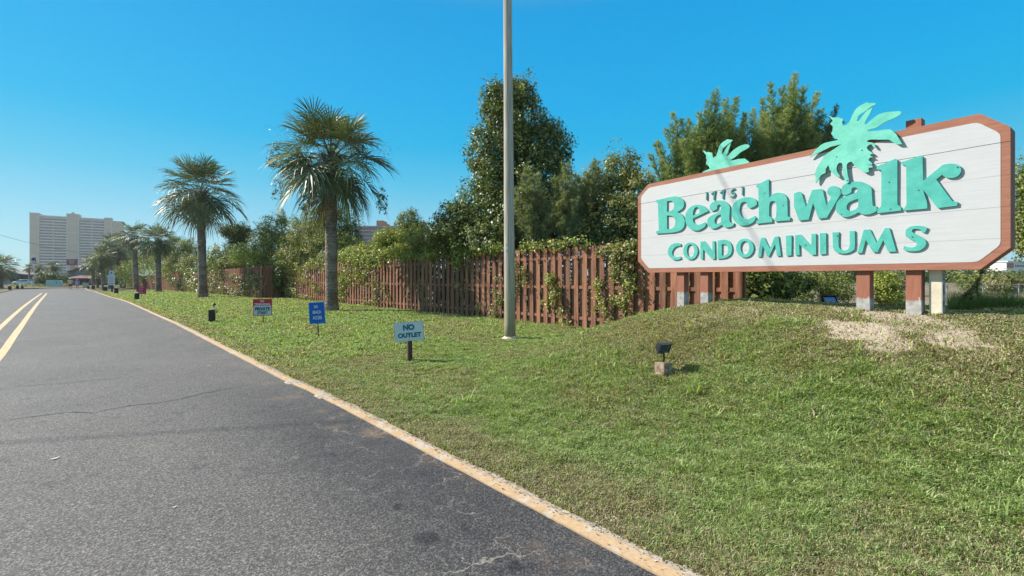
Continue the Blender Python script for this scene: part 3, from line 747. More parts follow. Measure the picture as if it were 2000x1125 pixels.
def palm(label, bx, by, cx, cy, Rpx, tpx, seed, group='palms along the lawn verge', Z=None, nf=46, nseg=30, hang=False, st=6):
    if Z is None:
        x, y, g, Z = ug(bx, by, G=terrain)
    else:
        x, y = at(bx, Z)
    z = tz(x, y); c = Vector(at(cx, Z, cy)); Rc = Rpx / F * Z; r0 = tpx / F * Z / 2
    t_ = thing('palm_tree', label, 'palm', (x, y, z), group=group)
    b0 = Vector((x, y, z)); mb = MB(); P = []; Rr = []
    n = max(10, int((c.z - z) / .12)); bend = Vector((c.x - x, c.y - y, 0))
    for i in range(n + 1):
        f = i / n; q = b0 + bend * (f ** .75) + Vector((0, 0, (c.z - z - Rc * .10) * f)); P.append(q)
        Rr.append(r0 * (1.22 - .22 * min(1, f * 9)) * (1 - .10 * f) * (1 + .03 * math.sin(i * 2.1) + random.uniform(-.015, .015)) * (1.0 + .35 * max(0, (f - .93) / .07)))
    P[0].z -= .1
    mb.tube(P, Rr, 16); mb.build('trunk', ptrunk, t_, smooth=True)
    V, Q, T = palm_parts(seed, Rc, int(nf * 1.2), nseg); npmesh('crown', V + np.array(c), Q, FM, parent=t_, tint=T)
    # leaf bases and thatch under the crown
    mb = MB()
    for i in range(46):
        a = random.uniform(0, 6.28); h = random.uniform(-.42, .02) * Rc * .6; e = Vector((math.cos(a), math.sin(a), 0)); p = c + e * r0 * .9 + Vector((0, 0, h))
        mb.tube([p, p + e * .13 * Rc * random.uniform(.4, 1) + Vector((0, 0, .10 * Rc))], [.045, .012], 4)
    mb.build('leaf_bases', thatch, t_)
    if st:
        V, Q, T = stalks(seed, Rc, st); npmesh('flower_stalks', V + np.array(c), Q, FM, parent=t_, tint=T)
    if hang:
        C, nn, tone, cc, d = clump_leaves([tuple(list(c + Vector(o_) * Rc) + [q * Rc for q in r_]) for o_, r_ in
            (((.02, -.06, -.22), (.16, .16, .34)), ((-.28, .30, -.78), (.09, .09, .22)), ((.60, -.62, -.80), (.08, .08, .24)), ((-.62, .60, -.55), (.10, .10, .20)), ((-.64, .62, -.05), (.14, .14, .22)))], 2600, cl_r=.10, cl_per=20)
        V, Q = leaf_cards(C, nn, .065); npmesh('hanging_vine', V, Q, VM, parent=t_, tint=np.repeat(tints(len(C), tone, PAL_RED), 4, 0))
    return t_
palm('tall palm with hanging vines, biggest and nearest of the row, left of the utility pole', 648, 607, 646, 305, 116, 23, 11, hang=True, nf=50, nseg=34)
palm('second tall palm of the row, slim trunk rising behind the small floodlight', 397, 580, 392, 372, 80, 15, 12, nf=46)
palm('bushy palm leaning over the fence, third trunk from the big palm', 310, 570, 308, 468, 38, 9.5, 13, nf=38, nseg=24)
palm('palm directly behind the small maroon sign', 267, 565, 262, 462, 36, 9, 14, nf=36, nseg=24)
palm('palm with a curved leaning trunk right of the pink notice', 240, 562, 228, 480, 34, 7, 15, nf=36, nseg=24)
palm('palm right behind the pink notice post', 217, 563, 214, 494, 27, 7, 16, nf=32, nseg=20)
palm('palm between the pink notice and the dark low palm', 203, 565.5, 199, 503, 27, 6, 17, nf=32, nseg=20)
palm('furthest small palm of the verge row by the low house', 182, 564, 182, 514, 23, 5, 18, nf=30, nseg=20)
palm('short shaggy palm drooping in front of the low dark house', 191, 562.5, 190, 540, 13, 4, 24, nf=26, nseg=16, st=0)
# palms elsewhere
palm('palm with a pale trunk rising behind the fence', 331, 562, 338, 482, 30, 6, 19, group='palms beyond the fence', Z=58, nf=34, nseg=22)
palm('palm cut off by the left edge of the photo', 3, 563, 0, 520, 34, 6, 20, group='palms around the far lawn', Z=74, nf=40, nseg=24)
palm('small palm left of the flagpole', 58, 562, 57, 523, 11, 3, 21, group='palms around the far lawn', Z=98, nf=30, nseg=16, st=0)
palm('small palm just right of the flagpole', 76, 562, 76, 524, 12, 3, 22, group='palms around the far lawn', Z=99, nf=30, nseg=16, st=0)
palm('bushy pale palm above the round hedge bushes', 104, 562, 104, 520, 16, 4, 23, group='palms around the far lawn', Z=100, nf=36, nseg=18, st=0)
palm('low palm with wide fans standing behind the fence', 452, 577, 452, 500, 28, 8, 25, group='palms beyond the fence', Z=37, nf=26, nseg=22, st=0)

# ================================================================= trees and shrubs behind the fence
VT = 16.5
bush('vine_covered_tree', 'tallest dark tree smothered in vines behind the utility pole', 'tree',
     [(985, 198, 36, VT, 40), (1022, 184, 20, VT, 28), (968, 188, 16, VT, 20), (960, 215, 16, VT, 50), (1015, 245, 52, VT, 60), (985, 300, 60, VT, 60), (1060, 285, 44, VT, 48), (1092, 300, 26, VT, 34),
      (965, 345, 46, VT, 60), (1040, 350, 68, VT, 60), (950, 410, 56, VT - .5, 58), (1030, 430, 76, VT - 1, 60), (905, 445, 48, VT - .5, 48), (875, 466, 40, VT - .5, 34), (1100, 440, 60, VT - 1, 56), (960, 470, 60, VT - 1.2, 40)],
     66000, .105, PAL_VINE[:1] + PAL_DARK[1:] + [(.24, .24, .09)], (1010, VT), r0=.22, nl=26, m=VM, cl_r=.27, cl_per=26, seedamp=.2, inner=.6, flat=1.15)
bush('vine_thicket', 'vine draped thicket between the tall tree and the big sign', 'tree',
     [(1165, 372, 30, 14.5, 44), (1205, 345, 28, 14.5, 44), (1232, 330, 14, 14.5, 34), (1240, 390, 34, 14, 50), (1190, 430, 52, 14, 46), (1130, 400, 34, 15, 40), (1250, 440, 40, 13.6, 46), (1150, 465, 40, 14, 26)],
     30000, .085, PAL_VINE, (1195, 14.3), r0=.12, nl=16, m=VM, cl_r=.22, cl_per=24, seedamp=.22, inner=.55)
GP = [(.09, .105, .045), (.15, .165, .075), (.22, .23, .12), (.29, .29, .17)]
pine('young_pine', 'soft grey green young pine just left of the thicket by the tall tree',
     [(1025, 335, 1035, 420, 0, .34), (1045, 345, 1045, 440, .2, .34), (1012, 372, 1030, 460, -.2, .3), (1060, 380, 1052, 455, 0, .3), (1035, 410, 1042, 475, -.3, .3), (1075, 420, 1058, 480, -.3, .28)], (1045, 14.2), 13.9, group='young pines behind the fence', pal=GP, tuft=20)
pine('young_pine', 'soft grey green young pine with the highest tip against the thicket',
     [(1105, 325, 1102, 430, 0, .36), (1085, 352, 1095, 440, .2, .34), (1128, 345, 1112, 440, .1, .34), (1165, 318, 1150, 420, .3, .32), (1148, 345, 1135, 430, .2, .3), (1090, 400, 1098, 470, -.3, .34), (1120, 395, 1112, 470, -.2, .34), (1105, 430, 1105, 480, -.4, .3)], (1108, 14.0), 13.7, group='young pines behind the fence', pal=GP, tuft=20)
# big pines above the sign
PZ = 21.0
rs = random.Random(5)
def plume_set(outline, foot_y, foot_pull, cx):
    out = []
    outline = list(outline) + [(x + rs.uniform(-16, 16), y + rs.uniform(12, 60), r_ * 1.1) for (x, y, r_) in outline]
    for (x, y, r_) in outline:
        out.append((x, y, x + (cx - x) * foot_pull, y + foot_y, rs.uniform(-1.2, 1.2), r_))
    return out
o1 = [(1400, 178, .40), (1385, 200, .42), (1418, 195, .40), (1440, 192, .34), (1365, 222, .40), (1345, 235, .36), (1313, 222, .30), (1331, 235, .28), (1300, 255, .3), (1352, 262, .4), (1378, 250, .45), (1405, 245, .45), (1430, 245, .42), (1455, 235, .34), (1280, 282, .26), (1320, 285, .4), (1345, 300, .42), (1375, 300, .45), (1405, 300, .45), (1435, 290, .45), (1290, 315, .36), (1315, 330, .4), (1268, 340, .3), (1350, 340, .4), (1385, 345, .4), (1420, 330, .4), (1455, 280, .4), (1462, 250, .4), (1448, 258, .45), (1476, 256, .45), (1440, 300, .5), (1470, 305, .5), (1455, 222, .3)]
pine('sand_pine', 'spreading pine behind the left half of the big sign', plume_set(o1, 88, .35, 1380), (1385, PZ), PZ, group='pines above the big sign', nd=.17, tuft=15, spread=.3)
o2 = [(1552, 146, .40), (1504, 165, .34), (1527, 172, .38), (1488, 195, .3), (1545, 190, .44), (1570, 172, .36), (1577, 205, .4), (1598, 182, .32), (1604, 215, .34), (1520, 215, .45), (1495, 230, .42), (1468, 218, .34), (1550, 235, .45), (1580, 245, .4), (1480, 255, .42), (1510, 262, .45), (1540, 275, .45), (1570, 280, .42), (1598, 262, .36), (1460, 285, .4), (1490, 300, .45), (1520, 315, .45), (1555, 320, .42), (1585, 305, .38), (1450, 320, .4)]
pine('sand_pine', 'taller pine behind the middle of the big sign', plume_set(o2, 88, .35, 1530), (1530, PZ + .6), PZ, group='pines above the big sign', nd=.17, tuft=15)
o3 = [(1634, 208, .2), (1618, 240, .26), (1630, 232, .22), (1605, 262, .28), (1625, 262, .26), (1590, 285, .26), (1612, 285, .26), (1585, 305, .24)]
pine('sand_pine', 'dark pine shoots peeping out left of the green palm cutout', plume_set(o3, 60, .3, 1560), (1600, PZ + 1), PZ + .5, group='pines above the big sign', nd=.15, tuft=13, pal=[(.02, .035, .012), (.04, .06, .02), (.07, .09, .03), (.11, .12, .05)])

# row of shrubs and small trees, right to left
SH_ = [
 ('shrub', 'broad leafy bush behind the fence just left of the vine covered tree', [(860, 470, 44, 18, 30), (830, 478, 36, 18.5, 24), (900, 460, 40, 17.5, 34), (880, 448, 20, 18, 16), (925, 478, 40, 16, 26)], 20000, .085, PAL_VINE, (865, 18)),
 ('shrub', 'bush with yellow green leaves over the fence right of the big palm', [(756, 474, 26, 21, 24), (722, 494, 30, 21, 14), (765, 475, 30, 21, 24), (700, 498, 36, 20, 14), (790, 492, 36, 20, 14)], 18000, .085, PAL_BRIGHT, (745, 21)),
 ('young_oak', 'small rounded oak with a tufted top right of the bright bush', [(800, 430, 20, 24, 20), (815, 445, 16, 24, 16), (795, 460, 30, 23.5, 26), (820, 475, 30, 22.5, 22)], 14000, .075, PAL_DARK[1:] + [(.17, .22, .06)], (803, 24)),
 ('dark_oak', 'dark dense tree directly behind the tallest palm trunk', [(665, 440, 34, 30, 40), (620, 440, 34, 30, 34), (682, 462, 22, 30, 28), (640, 420, 26, 30, 20), (600, 470, 40, 29, 30), (655, 480, 50, 28, 26)], 26000, .10, PAL_DARK, (648, 30)),
 ('shrub', 'pale mixed shrub between the dark tree and the open twiggy tree', [(600, 462, 32, 25, 30), (575, 480, 32, 25, 26), (625, 485, 34, 24, 26), (655, 505, 36, 23, 14), (590, 505, 44, 24, 18)], 20000, .09, PAL_VINE, (600, 25)),
 ('open_tree', 'loose twiggy tree with a spiky top left of the tallest palm', [(540, 445, 24, 27, 26), (520, 455, 22, 27, 22), (552, 425, 9, 27, 16), (545, 480, 30, 27, 28), (512, 478, 26, 27, 26), (575, 432, 8, 27, 14)], 15000, .085, PAL_MID, (540, 27)),
 ('shrub', 'yellowish green scrub in front of the twiggy tree above the fence', [(500, 495, 34, 29, 20), (540, 508, 36, 28, 14), (470, 500, 26, 30, 18), (560, 520, 40, 28, 10)], 14000, .09, PAL_BRIGHT, (505, 29)),
 ('small_tree', 'small dark tree with a flat top between the two tall palms', [(460, 448, 22, 36, 12), (445, 455, 12, 36, 10), (478, 458, 16, 36, 14), (462, 470, 16, 36, 14)], 9000, .10, PAL_DARK, (462, 36)),
 ('shrub', 'leafy mass behind the fence right of the second palm trunk', [(430, 500, 24, 38, 20), (415, 520, 22, 38, 16), (490, 510, 30, 36, 18), (450, 520, 34, 36, 12)], 12000, .11, PAL_MID, (436, 38)),
 ('shrub', 'rounded bush behind the fence left of the second palm trunk', [(362, 500, 26, 44, 28), (378, 520, 24, 43, 22), (345, 520, 24, 44, 24), (365, 478, 14, 44, 12)], 16000, .12, PAL_VINE, (362, 44)),
 ('shrub', 'bright green scrub behind the fence below the bushy palm crown', [(300, 515, 30, 62, 26), (330, 535, 26, 60, 18), (270, 515, 28, 66, 26), (250, 535, 24, 70, 22)], 14000, .15, PAL_BRIGHT, (295, 62)),
 ('shrub', 'dark hedge mass behind the far end of the fence', [(245, 500, 26, 88, 20), (225, 520, 24, 88, 24), (285, 500, 28, 84, 26), (205, 530, 20, 92, 22), (325, 510, 30, 80, 30)], 14000, .2, PAL_DARK, (245, 88)),
]
def zfence(px):
    u = (px - 1000) / F; k_ = CR[0] * u + CF[0]; return (9.75 if px > 505 else 8.55) / k_ if px > 250 else 60
for nm, lb, lobes, n, sz, pal, bpx in SH_:
    lobes = [(l[0], l[1], l[2], max(l[3], zfence(l[0]) * 1.02 + 1.3), l[4]) for l in lobes]; bpx = (bpx[0], max(bpx[1], zfence(bpx[0]) + 1.5))
    bush(nm, lb, 'tree' if 'tree' in nm or 'oak' in nm else 'shrub', lobes, n, sz, pal, bpx, group='trees and shrubs behind the fence', r0=.07, nl=12, cl_r=sz * 2.3, cl_per=15, inner=.45, seedamp=.24)

# under and right of the sign
bush('leafy_shrub', 'bright leafy shrub seen under the left half of the big sign', 'shrub', [(1490, 555, 36, 11, 26), (1530, 560, 36, 11, 24), (1500, 535, 40, 11.3, 14), (1560, 552, 26, 11, 14), (1470, 570, 30, 10.8, 20)], 16000, .055, PAL_BRIGHT[:2] + PAL_MID, (1510, 11), r0=.04, nl=12, cl_r=.16)
bush('thin_shrub', 'straggly twiggy shrub under the middle of the big sign', 'shrub', [(1600, 560, 24, 11, 20), (1640, 575, 26, 10.5, 12), (1620, 545, 30, 12, 10), (1575, 580, 18, 10, 10), (1650, 560, 14, 11, 18)], 3600, .05, PAL_MID, (1615, 11), r0=.02, nl=30, cl_r=.18, cl_per=14)
bush('leafy_shrub', 'yellow green shrub between the two brown posts at right', 'shrub', [(1725, 570, 22, 10, 24), (1742, 580, 18, 10, 20), (1712, 545, 14, 11, 18), (1735, 548, 14, 11, 14)], 7000, .045, PAL_BRIGHT, (1727, 10), r0=.03, nl=10, cl_r=.13)
bush('roadside_tree', 'leafy tree behind the sign cut off by the right edge of the photo', 'tree', [(2030, 350, 44, 13, 50), (2060, 420, 60, 13, 60), (2020, 430, 30, 13, 56), (2055, 480, 50, 13, 30), (2015, 480, 14, 13, 16)], 16000, .085, PAL_MID, (2050, 13), r0=.12, nl=14, cl_r=.28)

# far tree line beyond the open field
def treeline():
    k = 0
    R_ = random.Random(3)
    for i, px in enumerate(range(1440, 2110, 42)):
        Z = R_.uniform(95, 120); h = R_.choice([13, 16, 19, 22]) if px < 1900 else R_.choice([12, 15, 18])
        lb = ['low dark scrub oak on the horizon beyond the field', 'rounded dull green tree on the horizon beyond the field'][i % 2]
        bush('distant_tree', lb + ', %s' % ['seen under the sign', 'right of the cream post'][px > 1850], 'tree', [(px, 548 - h * .55, 26, Z, h * .7), (px + 20, 548 - h * .45, 20, Z, h * .55), (px - 14, 552 - h * .4, 18, Z, h * .5)], 1500, .55, PAL_DARK, (px, Z), group='trees on the horizon beyond the field', r0=.2, nl=3, cl_r=1.2, cl_per=20)
treeline()
def undergrowth():
    bl = []
    for y in np.arange(3.2, 92, 1.1):
        xx = 11.0 if y < 30.5 else 9.9
        bl.append((xx + random.uniform(0, .5), y, float(base(y)) + .7 + (.75 * max(0, 1 - (y - 3) / 4)), .8, 1.0, 1.0)); bl.append((xx + 1.1, y, float(base(y)) + 1.5, .8, 1.0, 1.3)); bl.append((xx + .5 + random.uniform(0, .9), y, float(base(y)) + 1.9 + .4 * max(0, 1 - (y - 3) / 4), .7, .9, .8))
    n = 120000; C, nn, tone, cc, d = clump_leaves(bl, n, cl_r=.3, cl_per=20, inner=.1); V, Q = leaf_cards(C, nn, .13)
    tag(npmesh('undergrowth', V, Q, LM, tint=np.repeat(tints(n, tone, PAL_DARK), 4, 0)), 'dark tangled undergrowth filling the ground behind the picket fence', 'undergrowth', kind='stuff')
undergrowth()
for px, Z, w_, h_, lb in ((1905, 42, 26, 14, 'dark green bush standing alone in the field right of the sign'), (1600, 40, 30, 12, 'grey green scrub in the field under the middle of the sign'), (1960, 30, 26, 8, 'low brownish scrub beside the orange debris'), (1740, 36, 30, 12, 'scrub in the field between the brown posts')):
    bush('field_bush', lb, 'shrub', [(px, 556 - h_ * .3, w_, Z, h_), (px + w_ * .7, 558, w_ * .6, Z, h_ * .6)], 2600, .16, PAL_GREY if h_ < 14 else PAL_MID, (px, Z), group='bushes in the open field', r0=.05, nl=5, cl_r=.5)
# ================================================================= fence
wood = mat('red_brown_fence_stain', (0.215, 0.098, 0.060), 0.8, c2=(0.41, 0.195, 0.122), scale=2.2, bump=.5, bscale=14, stretch=(6, 6, .8), spec=.2)
def fence(name, label, xa, ya_, xb, yb_, top, pitch, group=None, wp=.14):
    L_ = math.hypot(xb - xa, yb_ - ya_); ux, uy = (xb - xa) / L_, (yb_ - ya_) / L_; nx_, ny_ = -uy, ux    # n points to the road side when going +y
    if nx_ > 0: nx_, ny_ = -nx_, -ny_
    rz = math.atan2(uy, ux)
    t_ = thing(name, label, 'fence', (xa, ya_, tz(xa, ya_)), group=group)
    rr_ = random.Random(int(L_ * 10))
    def picket(mb, s, off):
        x = xa + ux * s + nx_ * off; y = ya_ + uy * s + ny_ * off; z0 = tz(x, y) - .03; z1 = top(s) + rr_.uniform(-.03, .025)
        w_ = wp * rr_.uniform(.95, 1.02) / 2; c = .03; th = .009; tilt = rr_.uniform(-.010, .010) * (z1 - z0)
        pr = [(-w_, z0), (w_, z0), (w_, z1 - c), (w_ - c, z1), (-w_ + c, z1), (-w_, z1 - c)]
        vs = []
        for sd in (-1, 1):
            for a, zz in pr:
                sh = tilt * (zz - z0) / (z1 - z0); vs.append((x + ux * (a + sh) + nx_ * th * sd, y + uy * (a + sh) + ny_ * th * sd, zz))
        mb.add(vs, [(0, 1, 2, 3, 4, 5), (11, 10, 9, 8, 7, 6)] + [(i, i + 6, (i + 1) % 6 + 6, (i + 1) % 6) for i in range(6)])
    f, bk = MB(), MB(); s = .1; k = 0
    while s < L_:
        picket(f, s, .030)
        if s + pitch / 2 < L_: picket(bk, s + pitch / 2, -.030)
        s += pitch; k += 1
    f.build('front_pickets', wood, t_); bk.build('back_pickets', wood, t_)
    n = max(2, int(L_ / 2.4))
    for j, fr in enumerate((.12, .5, .87)):
        mb = MB(); vs = []; fs = []
        for i in range(n + 1):
            s = L_ * i / n; x = xa + ux * s; y = ya_ + uy * s; g = float(base(y)) + .2; z = g + (top(s) - g) * fr
            for a, b_ in ((-.019, -.042), (.019, -.042), (.019, .042), (-.019, .042)): vs.append((x + nx_ * a, y + ny_ * a, z + b_))
            if i:
                k = 4 * i
                for q in range(4): fs.append((k - 4 + q, k - 4 + (q + 1) % 4, k + (q + 1) % 4, k + q))
        mb.add(vs, fs).build('rail', wood, t_)
    for i in range(n + 1):
        s = min(L_ - .05, max(.05, L_ * i / n)); x = xa + ux * s - nx_ * .085; y = ya_ + uy * s - ny_ * .085; z0 = tz(x, y); h_ = top(s) - .05 - z0
        MB().box((x, y, z0 + h_ / 2), (.09, .09, h_), rz).build('post', wood, t_)
    return t_
fence('wooden_fence', 'near run of red brown picket fence behind the utility pole and big sign', 9.75, 2.9, 9.75, 30.6, lambda s: 2.44 - .006 * s, .275, group='runs of the red brown fence')
fence('wooden_fence', 'short return of the picket fence at the step beside the red sign', 9.70, 30.7, 8.62, 30.7, lambda s: 2.28, .26, group='runs of the red brown fence')
fence('wooden_fence', 'far run of picket fence stepping towards the street behind the palms', 8.55, 30.8, 8.55, 124, lambda s: 2.26 - .0085 * s, .26, group='runs of the red brown fence')

# every board weathers its own way
_t = wood.node_tree; _b = _t.nodes['Principled BSDF']; _src = _b.inputs['Base Color'].links[0].from_socket
_g = _t.nodes.new('ShaderNodeNewGeometry'); _r = _t.nodes.new('ShaderNodeValToRGB'); _r.color_ramp.elements[0].color = (.66, .70, .72, 1); _r.color_ramp.elements[1].color = (1.22, 1.16, 1.12, 1)
_m = _t.nodes.new('ShaderNodeMixRGB'); _m.blend_type = 'MULTIPLY'; _m.inputs[0].default_value = 1
_t.links.new(_g.outputs['Random Per Island'], _r.inputs[0]); _t.links.new(_src, _m.inputs[1]); _t.links.new(_r.outputs[0], _m.inputs[2]); _t.links.new(_m.outputs[0], _b.inputs['Base Color'])
# vines on the fence: each patch drapes over top and hangs on the front
def fence_vine(label, xf, pts, n, size=.075, pal=PAL_VINE, thick=.16, seed=0):
    """pts: (px, py, rpx, rpy) in the fence plane at x=xf"""
    bl = []
    for px, py, rx, ry in pts:
        u = (px - 1000) / F; Z = xf / (CR[0] * u + CF[0]); c = at(px, Z, py)
        k = abs(CR[1] - u * CF[1]) / Z * F                       # px per metre along the fence
        bl.append((c[0] - .06, c[1], c[2], thick, rx / k, ry / F * Z))
    x, y, z = bl[0][:3]
    C, nn, tone, cc, d = clump_leaves(bl, n, cl_r=size * 2.1, cl_per=16, inner=.2, bias=.2)
    nn[:, 0] -= .5; nn /= np.linalg.norm(nn, axis=1, keepdims=True)
    V_, Q_ = leaf_cards(C, nn, size)
    t_ = thing('climbing_vine', label, 'vine', (x, y, tz(x, y)), group='vines climbing the fence')
    npmesh('foliage', V_, Q_, VM, parent=t_, tint=np.repeat(tints(n, tone, pal), 4, 0))
    mb = MB()
    for i in range(min(26, len(cc) // 3)):
        a = Vector(cc[rng.integers(len(cc))]); b_ = Vector(cc[rng.integers(len(cc))])
        if (a - b_).length > 2.2: continue
        m_ = (a + b_) / 2 + Vector((random.uniform(-.05, .05), random.uniform(-.1, .1), random.uniform(-.15, .05))); mb.tube([a, m_, b_], [.005, .005, .003], 4, cap=False)
    if mb.v: mb.build('stems', bark, t_, smooth=True)
FX = 9.70
fence_vine('leafy vine pouring over the fence just right of the tallest palm trunk', FX, [(700, 505, 40, 20), (680, 535, 22, 26), (730, 510, 34, 14), (664, 560, 14, 30), (745, 498, 30, 14), (710, 530, 16, 22)], 6500, pal=PAL_BRIGHT)
fence_vine('thin vine trailing down the pickets between the palm and the shaded pickets', FX, [(735, 560, 8, 34), (755, 575, 6, 20), (722, 590, 10, 6)], 700)
fence_vine('vine fringe along the fence top left of the utility pole', FX, [(800, 502, 30, 9), (850, 498, 34, 9), (900, 492, 24, 12), (898, 508, 10, 22), (940, 488, 40, 8), (975, 486, 20, 8)], 3800, pal=PAL_BRIGHT)
fence_vine('low vine sprigs on the pickets left of the utility pole', FX, [(900, 560, 8, 20), (940, 600, 14, 10), (978, 570, 8, 30), (968, 608, 6, 6), (900, 610, 6, 6)], 500)
fence_vine('thin vine climbing the picket just right of the utility pole', FX, [(1012, 520, 7, 22), (1008, 560, 6, 30), (1028, 540, 5, 24)], 700, size=.06)
fence_vine('bright green vine hanging midway between the pole and the sign', FX, [(1080, 545, 7, 20), (1088, 575, 9, 16), (1075, 590, 8, 8), (1105, 605, 10, 12), (1108, 632, 6, 8)], 620, pal=PAL_BRIGHT)
fence_vine('vine spilling over the fence top beside the left end of the sign', FX, [(1185, 488, 26, 10), (1215, 500, 20, 26), (1235, 488, 22, 20), (1205, 530, 14, 18), (1232, 540, 12, 26)], 1900, pal=PAL_VINE)
fence_vine('loose vine running low along the pickets left of the sign', FX, [(1175, 600, 16, 12), (1205, 585, 18, 10), (1190, 632, 12, 8), (1172, 560, 6, 30), (1225, 595, 10, 20), (1240, 560, 8, 30)], 1000, size=.065, pal=PAL_BRIGHT)
fence_vine('vine along the fence top between pole and sign', FX, [(1030, 482, 24, 7), (1080, 478, 30, 6), (1130, 474, 34, 6)], 650, pal=PAL_BRIGHT)
fence_vine('broad vine sheet sprawling over the fence left of the tallest palm', FX, [(600, 520, 44, 12), (560, 528, 40, 14), (630, 515, 24, 14), (590, 545, 26, 12), (555, 560, 24, 14), (545, 525, 22, 12), (618, 565, 12, 8), (600, 580, 16, 6), (575, 572, 10, 10)], 4600, size=.085, pal=PAL_BRIGHT)
fence_vine('dense vine over the fence step behind the red sign', 9.3, [(520, 530, 12, 18), (530, 555, 10, 22), (515, 570, 10, 12), (540, 545, 12, 26), (535, 530, 16, 12)], 5200, size=.10, pal=PAL_DARK)
FX2 = 8.48
fence_vine('grey green vine blanket covering the fence between the second palm and the red sign', FX2, [(420, 560, 22, 20), (445, 568, 18, 12), (410, 545, 12, 22), (470, 572, 16, 8), (485, 550, 12, 22), (462, 545, 10, 10), (500, 560, 14, 16), (430, 535, 14, 12), (495, 545, 16, 20), (478, 560, 14, 16)], 9000, size=.10, pal=PAL_GREY)
fence_vine('vine and scrub over the fence just left of the second palm', FX2, [(380, 560, 12, 22), (365, 550, 10, 16), (372, 535, 10, 14), (388, 570, 8, 10)], 3600, size=.14, pal=PAL_VINE)
fence_vine('vine patch on the fence right of the third palm trunk', FX2, [(345, 550, 10, 10), (335, 545, 8, 12), (352, 560, 8, 6), (325, 540, 8, 6)], 2200, size=.16, pal=PAL_GREY)
fence_vine('vine over the far fence behind the curved palm', FX2, [(262, 552, 12, 10), (280, 545, 10, 8), (250, 556, 8, 8), (240, 550, 8, 12)], 2000, size=.2, pal=PAL_VINE)

# ================================================================= utility pole
pm = bpy.data.materials.new('weathered_pole'); t, N, L = nt(pm)
o = N.new('ShaderNodeOutputMaterial'); b = N.new('ShaderNodeBsdfPrincipled'); b.inputs['Roughness'].default_value = .85; b.inputs['Specular IOR Level'].default_value = .2
tc = N.new('ShaderNodeTexCoord'); mp = N.new('ShaderNodeMapping'); mp.inputs['Scale'].default_value = (28, 28, 1.1); L.new(tc.outputs['Object'], mp.inputs[0])
n1 = N.new('ShaderNodeTexNoise'); n1.inputs['Scale'].default_value = 1.5; n1.inputs['Detail'].default_value = 6; L.new(mp.outputs[0], n1.inputs[0])
r1 = ramp(n1.outputs['Fac'], .3, (.31, .27, .22), .7, (.56, .505, .43)); sx = N.new('ShaderNodeSeparateXYZ'); L.new(tc.outputs['Object'], sx.inputs[0])
lo = mr(sx.outputs[2], 2.3, .4); br = N.new('ShaderNodeRGB'); br.outputs[0].default_value = (.78, .74, .58, 1)
m1 = mix(mth('MULTIPLY', lo.outputs[0], .9), r1.outputs[0], mix(1.0, r1.outputs[0], br.outputs[0], 'MULTIPLY').outputs[0])
L.new(m1.outputs[0], b.inputs['Base Color']); bp = N.new('ShaderNodeBump'); bp.inputs['Strength'].default_value = .6; bp.inputs['Distance'].default_value = .01
L.new(n1.outputs['Fac'], bp.inputs['Height']); L.new(bp.outputs[0], b.inputs['Normal']); L.new(b.outputs[0], o.inputs[0])
x, y, g, Z = ug(996, 662, G=terrain)
pole = thing('utility_pole', 'weathered round wooden utility pole rising out of the top of the photo', 'pole', (x, y, g))
tx, ty = at(992.3, Z); ax, ay = (tx - x) / (540 / F * Z), (ty - y) / (540 / F * Z)
mb = MB(); P = []; Rr = []
for i in range(25):
    z = i / 24 * 11.0; P.append((x + ax * z, y + ay * z, g - .1 + z)); Rr.append(.127 - .0042 * z + random.uniform(-.0012, .0012))
mb.tube(P, Rr, 22); mb.build('shaft', pm, pole, smooth=True)
mb = MB()
vs = []
n = 18
for k in range(n):
    a = 2 * math.pi * k / n; vs.append((x + math.cos(a) * .19 * random.uniform(.85, 1.25), y + math.sin(a) * .19 * random.uniform(.85, 1.25), g + .005))
for k in range(n):
    a = 2 * math.pi * k / n; vs.append((x + math.cos(a) * .135, y + math.sin(a) * .135, g + random.uniform(.05, .09)))
mb.add(vs, [(k, (k + 1) % n, n + (k + 1) % n, n + k) for k in range(n)]).build('pale_footing', mat('pale_footing', (.55, .45, .36), .9, c2=(.75, .65, .55), scale=20, bump=.4), pole, smooth=True)
# two small metal tags
tagm = mat('tag_metal', (.5, .52, .55), .35, metal=.8, scale=30)
for py_ in (478, 490):
    c = Vector(at(990, Z - .128, py_)); MB().box(c, (.045, .006, .04), -TH + .2).build('number_tag', tagm, pole)
# the overhead service cable whose soft shadow crosses the sign
def sign_t(px, yoff=0.0):
    u = (px - 1000) / F; n_ = math.hypot(SVX, F); sx_, sz_ = SVX / n_, F / n_
    X0 = (1799.8 - 1000) / F * Z2 - sz_ * yoff * -1 * 0; Z0 = Z2
    X0 = X0 + F / n_ * yoff; Z0 = Z0 - SVX / n_ * yoff
    t_ = (X0 - u * Z0) / (u * sz_ - sx_)
    return t_, Z0 + t_ * sz_, X0 + t_ * sx_
Z2 = 36 * .149; SVX = 420 - 1000.0
def sign_local(px, py, yoff=0.0):
    t_, Z, X = sign_t(px, yoff); return (-t_, H - (py - HZ) / F * Z)
S1 = []
for px_, py_ in ((1392, 318), (1508, 523)):
    t_, Z, X = sign_t(px_); wx = CR[0] * X + CF[0] * Z; wy = CR[1] * X + CF[1] * Z; S1.append(Vector((wx, wy, H - (py_ - HZ) / F * Z)))
nn_ = (S1[1] - S1[0]).cross(SD); zp = S1[0].z - (nn_.x * (x + ax * 8.8 - S1[0].x) + nn_.y * (y + ay * 8.8 - S1[0].y)) / nn_.z
Q = [Vector((x + ax * 8.8, y + ay * 8.8, zp)), S1[1] + SD * ((zp + .25 - S1[1].z) / SD.z)]
Pq = [Q[0] + (Q[1] - Q[0]) * f for f in (0, .5, 1, 1.6, 2.4, 3.4, 5, 8)]
